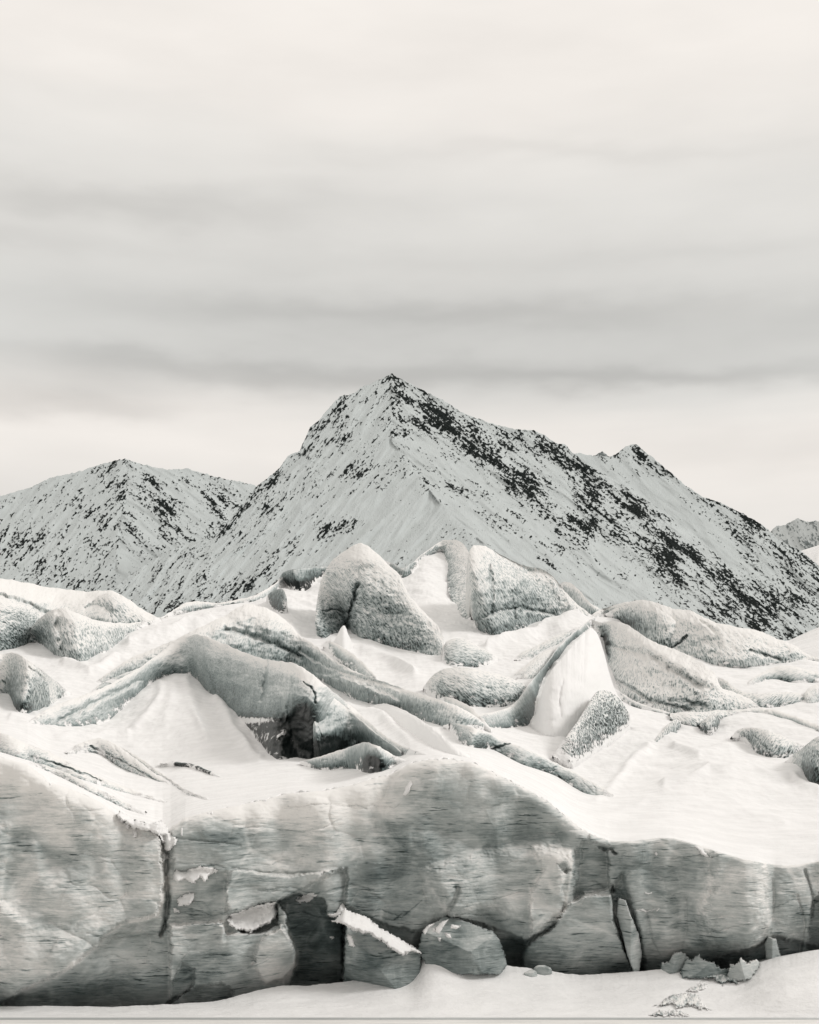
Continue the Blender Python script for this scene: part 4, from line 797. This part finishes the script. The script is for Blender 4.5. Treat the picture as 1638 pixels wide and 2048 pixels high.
S([(1390, 1692), (1404, 1694), (1412, 1704), (1425, 1715), (1414, 1716), (1402, 1708)], .2, CR, wob=2)
# blocks
wallb = lambda off: (lambda px, py: wall_d(px)+off)
def block(name, label, cat, pts, th, planes, off=-.1, group='fallen ice blocks at the foot of the ice front', **k):
    k.setdefault('lump', .06)
    o = relief(name, pts, th, MAT_CLIFF, base=wallb(off), planes=planes, edge=3, bury=.8, **k)
    return tag(o, label, cat, group)
b1 = block('ice_block', 'large wedge of fallen dark ice with a thick snow cap on its sloping top', 'ice block',
           [(692, 1842), (712, 1838), (740, 1850), (775, 1868), (812, 1892), (842, 1908), (843, 1960), (800, 1985), (688, 1990), (690, 1900)], 1.9, [(.012, 0, 1.9), (-.009, .004, 1.7), (0, .02, 1.6), (.02, -.02, 2.6)], wob=2.4, clear=.42)
relief('snow_cap', [(672, 1838), (690, 1816), (702, 1824), (735, 1834), (752, 1850), (800, 1878), (832, 1896), (842, 1906), (820, 1903), (806, 1912), (780, 1898), (766, 1884), (738, 1868), (708, 1862), (690, 1850), (660, 1842)], .4, MAT_SNOW, base=wallb(-1.6), parent=b1, bury=.6, tilt=True)
relief('snow_cap', [(694, 1868), (704, 1872), (710, 1892), (698, 1892)], .25, MAT_SNOW, base=wallb(-1.75), parent=b1, bury=.3)
b2 = block('ice_block', 'hump shaped dark ice block flecked with snow, below the centre of the ice front', 'ice block',
           [(842, 1868), (858, 1850), (890, 1832), (920, 1836), (955, 1852), (985, 1862), (1000, 1880), (1008, 1905), (1014, 1930), (1000, 1950), (860, 1950), (835, 1900)], 1.7, [(.010, 0, 1.6), (-.012, .006, 1.7), (0, .022, 1.25)], off=-.3, wob=2.4, clear=.40)
for q in ([(846, 1862), (858, 1850), (868, 1848), (856, 1858), (850, 1868)], [(872, 1856), (884, 1844), (896, 1840), (884, 1856), (878, 1868), (870, 1862)], [(903, 1850), (920, 1852), (914, 1858), (902, 1856)], [(890, 1866), (900, 1868), (902, 1876), (894, 1874)], [(876, 1876), (882, 1876), (880, 1882)], [(866, 1858), (870, 1857), (870, 1864), (866, 1862)]):
    relief('snow_fleck', q, .15, MAT_SNOW, base=lambda px, py: wall_d(px)-1.75, parent=b2, bury=.2, wob=.8, edge=3, step=1)
block('ice_slab', 'tall pale leaning ice slab wedged in the dark cleft right of centre', 'ice slab',
      [(1236, 1795), (1252, 1800), (1262, 1830), (1278, 1868), (1284, 1905), (1279, 1940), (1270, 1952), (1256, 1915), (1244, 1870), (1232, 1830)], 1.0, [(.02, 0, .9), (-.03, 0, 1.0)], off=.2, wob=1.0, frost=.12)
block('ice_slab', 'narrow pale ice wedge standing in the black hollow at the lower right', 'ice slab',
      [(1528, 1888), (1536, 1872), (1552, 1878), (1562, 1915), (1540, 1925), (1532, 1918)], .7, [(.02, 0, .6), (-.02, 0, .7)], off=.6, wob=.8, frost=.05)
block('ice_block', 'low frosty ice block at the end of the dark gap near the lower right corner', 'ice block',
      [(1454, 1952), (1460, 1926), (1470, 1930), (1482, 1916), (1494, 1926), (1514, 1918), (1520, 1932), (1500, 1960), (1458, 1966)], 1.0, [(.02, 0, .8), (-.015, .01, .8)], off=-.9, wob=3, frost=.3)
block('ice_slab', 'dark flat ice slab lying along the foot of the right ice front', 'ice slab',
      [(1360, 1942), (1372, 1918), (1384, 1920), (1398, 1908), (1406, 1920), (1426, 1924), (1440, 1936), (1460, 1940), (1462, 1958), (1362, 1958)], 1.0, [(.01, .02, .8), (-.008, 0, .9)], off=-.4, wob=3, clear=.4)
block('ice_block', 'small tilted ice block with frosty edges between the dark slab and the leaning slab', 'ice block',
      [(1318, 1942), (1324, 1924), (1338, 1926), (1344, 1908), (1364, 1904), (1378, 1914), (1384, 1928), (1368, 1946), (1320, 1952)], 1.0, [(.02, .01, .8), (-.02, 0, .8)], off=-.1, wob=3, clear=.1)

# loose boulders half sunk in the bank
def bank_d(px, py):
    b = interp(BOT, px); v = np.clip((2037-py)/(2037-b), 0, 1); return 52.1+(wall_d(px)-.5-52.1)*v**.9
def boulder(label, px, py, wpx, hpx, seed, frost=0.0, clear=0.0, flat=.7, cat='ice boulder', name='ice_boulder', crumb=False):
    import bmesh
    D = float(bank_d(px, py)); p = unproj(np.array(float(px)), np.array(float(py)), D)
    bm = bmesh.new(); bmesh.ops.create_icosphere(bm, subdivisions=5, radius=1)
    V = np.array([v.co[:] for v in bm.verts]); rs = np.random.RandomState(seed)
    for i in range(9):
        n = rs.normal(size=3); n /= np.linalg.norm(n); d = rs.uniform(.55, .85); q = V@n-d; V = V-np.outer(np.maximum(q, 0), n)*.93
    V *= 1+.05*fbm(V[:, 0]*2+seed, V[:, 1]*2, V[:, 2]*2+.1, o=3)[:, None]
    if crumb: V *= 1+(.30*ridged(V[:, 0]*1.3+seed, V[:, 2]*2+V[:, 1], o=4)+.25*fbm(V[:, 0]*3+seed, V[:, 1]*3, V[:, 2]*3+.1, o=4))[:, None]
    W = wpx*D/F/2*1.15; H = hpx*D/F/2*1.3
    V = V*np.array([W, W*flat, H])+np.array([p[0], p[1]+W*flat*.4, p[2]+H*.15])
    faces = np.array([[v.index for v in f.verts] for f in bm.faces]); bm.free()
    fr = 0*V[:, 0]+frost-clear
    cvv = .30+.6*fbm(V[:, 0]*1.5, V[:, 2]*4+V[:, 1], o=3)
    o = mesh_obj(name, V, faces, MAT_ICE if crumb else MAT_CLIFF, {'frost': np.maximum(fr, 0), 'clear': np.maximum(-fr, 0), 'rough': 0*fr+1.1, 'cov': cvv}, uv=np.stack([V[:, 0]*1.6, (V[:, 2]*1.6+V[:, 1])], -1) if crumb else None)
    return tag(o, label, cat, 'loose ice boulders')
boulder('small rounded grey ice boulder on the snow bank, left one of a touching pair', 1060, 1952, 30, 16, 3, frost=.1)
boulder('larger tilted grey ice boulder on the snow bank, right one of a touching pair', 1086, 1948, 36, 24, 5, clear=.05)
def crumbs(label, pts, th=.22, **k):
    o = relief('crumbled_ice', pts, th, MAT_ICE, base=bank_d, bury=.25, edge=5, step=1.1, wob=3.5, seed=pts[0][0]*.013, **k)
    tag(o, label, 'broken ice', 'crumbled ice patches on the snow bank')
crumbs('snowy lump of broken ice with a dark hollow, on the bank crest, lower right', [(1403, 1957), (1422, 1949), (1450, 1948), (1478, 1957), (1474, 1970), (1456, 1964), (1446, 1972), (1436, 1964), (1424, 1958)], .5, clear=.2, cov=.1)
crumbs('widest patch of grey crumbled ice in the snow above the lake edge, lower right', [(1305, 2012), (1325, 2004), (1340, 1990), (1372, 1985), (1398, 1990), (1402, 2002), (1422, 2020), (1398, 2018), (1376, 2010), (1352, 2018), (1346, 2007), (1322, 2012)], .3, cov=.26)
crumbs('low flat patch of crumbled ice lying closest to the lake edge, lower right', [(1296, 2031), (1318, 2022), (1348, 2019), (1380, 2028), (1376, 2033)], .2, cov=.28)
crumbs('small ragged patch of crumbled ice between the widest patch and the bank crest', [(1372, 1982), (1390, 1970), (1408, 1964), (1425, 1968), (1410, 1978), (1392, 1985)], .25, cov=.3)

# ------------------------------------------------------------------ mountains
def mountain(name, label, sky, bottom, d_bot, d_top, x0, x1, strokes, mat, step=1.7, bias=-.42, fall=None, ribs=1.0, rug=1.0, spur=None, seed=0.0, kind='structure'):
    step = step if x1-x0 < 1700 else step*1.12
    nx = int((x1-x0)/step); ymin = min(p[1] for p in sky); ny = int((bottom-ymin)/step)
    px = np.linspace(x0, x1, nx)[:, None]+np.zeros((1, ny)); v = np.linspace(0, 1, ny)[None, :]+np.zeros((nx, 1))
    sk = interp(sky, px)+rug*(2.6*perlin(px/13.+seed, 0*px)+1.8*perlin(px/5.+seed, 0*px)+.9*perlin(px/2.3+seed, 0*px))
    py = sk+(bottom-sk)*v**1.02
    D = d_bot+(d_top-d_bot)*np.clip((bottom-py)/(bottom-ymin), -.3, 1.2)
    unit = (d_bot+d_top)/2/F            # metres per pixel
    # fall lines fan out from the spur
    if spur is not None:
        sxp = np.interp(py, [p[1] for p in spur], [p[0] for p in spur])
        side = np.tanh((px-sxp)/60.)
        D = D+unit*.55*np.abs(px-sxp)*smooth(0, 60, np.abs(px-sxp)+20)*np.where(px > sxp, .75, .55)
        ql = px*.74+py*.67; qr = px*.62-py*.78
        al = py*.74-px*.67; ar = px*.78+py*.62
        q = np.where(side > 0, qr, ql); a = np.where(side > 0, ar, al)
    else:
        f_ = math.radians(fall or 90); q = px*math.sin(f_)-py*math.cos(f_); a = px*math.cos(f_)+py*math.sin(f_)
    rb = ridged(q/64.+seed+.3*perlin(a/120., q/90.), a/330., o=3, seed=seed)
    D = D-ribs*unit*22*rb-ribs*unit*7*ridged(q/22., a/110., o=3, seed=seed+3)
    # rock mask
    st = 0*px
    for P, wd, s_ in strokes:
        d = line_dist(P, px+9*perlin(px/40., py/40., .4), py+9*perlin(px/40.+5, py/40., .4)); st = np.maximum(st, s_*np.exp(-(d/wd)**2)) if s_ > 0 else st+s_*np.exp(-(d/wd)**2)
    fine = fbm(q/4.0, a/7.5, o=4, gain=.7, seed=seed+1); med = fbm(q/11., a/46., o=3, gain=.6, seed=seed+2)
    big = fbm(q/60., a/80., o=2, seed=seed+9)
    rock = bias+.03+st*(.76+.4*big)+1.55*fine+.95*med+.35*big+.15*rb
    rk = smooth(-.02, .25, rock)
    D = D-unit*2.2*rk+unit*1.6*fbm(px/4., py/4., o=2, seed=5)*rk
    P = unproj(px, py, D)
    nb = 8; back = np.repeat(P[:, :1], nb, axis=1)
    for i in range(nb):
        t = (nb-i)/nb; back[:, i, 1] += t*(d_top*.35); back[:, i, 2] -= t**1.3*np.maximum(back[:, i, 2]+40, 10)
    A = np.concatenate([back, P], 1); rock = np.concatenate([np.repeat(rock[:, :1], nb, 1), rock], 1)
    uv = np.stack([np.concatenate([np.repeat(px[:, :1], nb, 1), px], 1)/100., np.concatenate([np.repeat(py[:, :1], nb, 1)-np.arange(nb, 0, -1)*30, py], 1)/100.], -1)
    o = mesh_obj(name, A, grid_faces(A.shape[0], A.shape[1])[:, ::-1], mat, {'rock': rock}, uv=uv, origin=(0, d_bot, 0))
    return tag(o, label, kind=kind)
MAIN_SKY = [(150, 1240), (215, 1188), (260, 1150), (300, 1124), (340, 1101), (385, 1084), (425, 1079), (455, 1045), (480, 1015), (500, 990), (512, 974), (530, 960), (545, 948), (560, 935), (575, 912), (590, 906), (600, 902), (604, 890),
            (612, 872), (620, 855), (640, 838), (655, 820), (672, 800), (688, 788), (696, 791), (705, 789), (722, 775), (745, 765), (765, 757), (783, 747), (800, 757), (818, 765), (850, 783), (880, 797), (905, 812), (920, 823), (950, 835),
            (990, 849), (1030, 858), (1068, 861), (1085, 868), (1110, 885), (1130, 889), (1150, 910), (1168, 926), (1218, 955), (1248, 972), (1293, 1000), (1338, 1030), (1378, 1060), (1418, 1095), (1468, 1140), (1518, 1190), (1568, 1232), (1600, 1262), (1680, 1320)]
mountain('mountain', 'tall pyramid shaped snowy peak with dark rock bands down its right flank', MAIN_SKY, 1330, 1350, 2700, 140, 1690,
    [([(790, 765), (830, 800), (900, 850), (960, 890), (1040, 960), (1110, 1030), (1170, 1060)], 32, .62), ([(900, 830), (980, 870), (1060, 890), (1100, 900), (1180, 960), (1250, 1010), (1330, 1070), (1420, 1140), (1520, 1220), (1600, 1290)], 24, .66),
     ([(990, 920), (1060, 985), (1100, 1010)], 14, .65), ([(1170, 1000), (1240, 1060), (1310, 1110), (1400, 1180), (1480, 1235), (1570, 1270)], 42, .55), ([(770, 850), (800, 845), (850, 850)], 20, .45),
     ([(610, 850), (600, 900), (560, 930), (510, 980), (440, 1065)], 15, .55), ([(690, 790), (650, 840), (610, 880)], 13, .5), ([(600, 905), (640, 890), (690, 870)], 9, .5),
     ([(640, 1075), (690, 1050), (720, 1040)], 14, .5), ([(520, 1130), (560, 1110), (590, 1100)], 18, .34), ([(450, 1180), (500, 1170)], 16, .5), ([(330, 1100), (400, 1110), (430, 1125)], 16, .32), ([(240, 1170), (330, 1200), (450, 1190)], 30, .22),
     ([(700, 950), (760, 930), (800, 920)], 12, .3), ([(850, 980), (900, 970), (960, 990)], 20, .22), ([(930, 1010), (1000, 1060), (1060, 1090), (1110, 1140)], 14, .34), ([(1230, 1180), (1300, 1230), (1200, 1200)], 12, .2), ([(620, 960), (570, 1000), (500, 1070)], 30, .22),
     ([(640, 980), (540, 1060), (460, 1100)], 22, -.2), ([(700, 1010), (900, 1010), (1050, 1130), (1250, 1200)], 30, -.35), ([(740, 1080), (850, 1050)], 40, -.3)],
    MAT_MTN, spur=[(783, 740), (783, 885), (830, 940), (880, 1010), (980, 1100), (1100, 1200), (1200, 1330)], bias=-.40, ribs=1.5, seed=1.5)
mountain('mountain', 'lower rounded snowy mountain at the left, speckled with dark rocks', [(-1250, 1330), (-900, 1180), (-650, 1085), (-400, 1040), (-100, 1010), (0, 992), (30, 984), (60, 975), (100, 956), (150, 945), (185, 934), (215, 925), (240, 919), (250, 917), (262, 922), (310, 935), (340, 939), (375, 937), (410, 948), (450, 958), (490, 965), (512, 972), (560, 990), (640, 1040)], 1335, 2050, 3300, -1230, 640,
    [([(250, 925), (230, 1000), (210, 1080), (120, 1120), (60, 1150)], 46, .26), ([(290, 970), (340, 1020), (380, 1070)], 22, .38), ([(420, 960), (450, 1000), (440, 1050), (430, 1065)], 26, .38), ([(0, 1060), (40, 1120), (130, 1150), (220, 1180)], 36, .32), ([(200, 1040), (250, 1060), (270, 1090)], 26, .36),
     ([(280, 990), (330, 1060), (370, 1080)], 16, .25), ([(0, 1000), (100, 975), (200, 950)], 18, -.05), ([(340, 950), (360, 1010), (400, 1070)], 14, -.25)],
    MAT_MTN, spur=[(250, 900), (255, 980), (240, 1050), (215, 1320)], bias=-.36, ribs=1.3, seed=7.7)
mountain('mountain', 'second snowy summit with a rocky tip behind the right shoulder of the main peak', [(1120, 905), (1150, 906), (1175, 909), (1192, 912), (1225, 913), (1240, 902), (1252, 892), (1272, 888), (1290, 903), (1325, 931), (1345, 948), (1370, 970), (1410, 997), (1450, 1015), (1480, 1036), (1510, 1060), (1545, 1092), (1580, 1120), (1638, 1165), (1900, 1335)], 1340, 2500, 3900, 1120, 1900,
    [([(1230, 912), (1272, 900), (1300, 925), (1320, 950)], 14, .6), ([(1330, 935), (1380, 985), (1440, 1030)], 9, .5), ([(1475, 1068), (1520, 1100), (1560, 1130), (1620, 1200), (1700, 1260)], 30, .52), ([(1500, 1150), (1560, 1200), (1638, 1260)], 40, .4), ([(1560, 1120), (1638, 1180)], 20, .5), ([(1540, 1210), (1600, 1260)], 26, .4), ([(1300, 970), (1400, 1060), (1500, 1160)], 22, -.4)],
    MAT_MTN, fall=42, bias=-.42, ribs=.8, seed=3.2)
mountain('mountain', 'rocky grey back ridge running down to the right behind the second summit', [(1380, 1000), (1408, 994), (1440, 1005), (1475, 1022), (1510, 1040), (1535, 1058), (1560, 1082), (1600, 1100), (1638, 1132), (1900, 1335)], 1340, 3200, 4600, 1380, 1900,
    [([(1400, 1000), (1540, 1070), (1640, 1150), (1800, 1250)], 40, .45)], MAT_MTN, fall=42, bias=-.25, ribs=.5, seed=5.2)
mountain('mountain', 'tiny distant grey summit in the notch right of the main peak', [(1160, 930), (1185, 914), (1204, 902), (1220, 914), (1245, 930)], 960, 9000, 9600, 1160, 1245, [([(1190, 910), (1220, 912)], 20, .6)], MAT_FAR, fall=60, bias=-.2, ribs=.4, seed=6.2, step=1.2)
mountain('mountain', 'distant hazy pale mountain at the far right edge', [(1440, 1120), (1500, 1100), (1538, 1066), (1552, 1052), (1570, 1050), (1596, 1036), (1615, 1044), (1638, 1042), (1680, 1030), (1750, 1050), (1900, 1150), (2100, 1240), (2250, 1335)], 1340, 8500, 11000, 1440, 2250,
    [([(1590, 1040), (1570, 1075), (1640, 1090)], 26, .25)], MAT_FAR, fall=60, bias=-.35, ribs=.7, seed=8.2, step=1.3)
# smooth snow hills between glacier and far mountains
def hill(label, pts, d0, d1, x0, x1, bottom=1400):
    nx, ny = 160, 50
    px = np.linspace(x0, x1, nx)[:, None]+np.zeros((1, ny)); v = np.linspace(0, 1, ny)[None, :]+np.zeros((nx, 1))
    sk = interp(pts, px); py = sk+(bottom-sk)*v
    D = d0+(d1-d0)*(1-v)**1.2; P = unproj(px, py, D); P[..., 2] += .004*D*fbm(P[..., 0]/60., P[..., 1]/90., o=3)*smooth(0, .1, v)
    nb = 8; back = np.repeat(P[:, :1], nb, axis=1)
    for i in range(nb): t = (nb-i)/nb; back[:, i, 1] += t*d1*.25; back[:, i, 2] -= t**1.5*np.maximum(back[:, i, 2]+20, 10)
    A = np.concatenate([back, P], 1)
    tag(mesh_obj('snow_hill', A, grid_faces(A.shape[0], A.shape[1])[:, ::-1], mk_snow('hill_snow', SNOW, .1), origin=(0, d0, 0)), label, kind='structure')
hill('white snow rise just behind the ice ridges at the right edge', [(1500, 1310), (1545, 1288), (1580, 1280), (1610, 1266), (1638, 1254), (1750, 1220), (1950, 1200)], 330, 460, 1500, 1950)
hill('white snow slope in the far distance below the hazy right mountain', [(1560, 1125), (1600, 1102), (1638, 1090), (1750, 1075), (1950, 1080)], 5600, 6400, 1560, 1950, 1300)
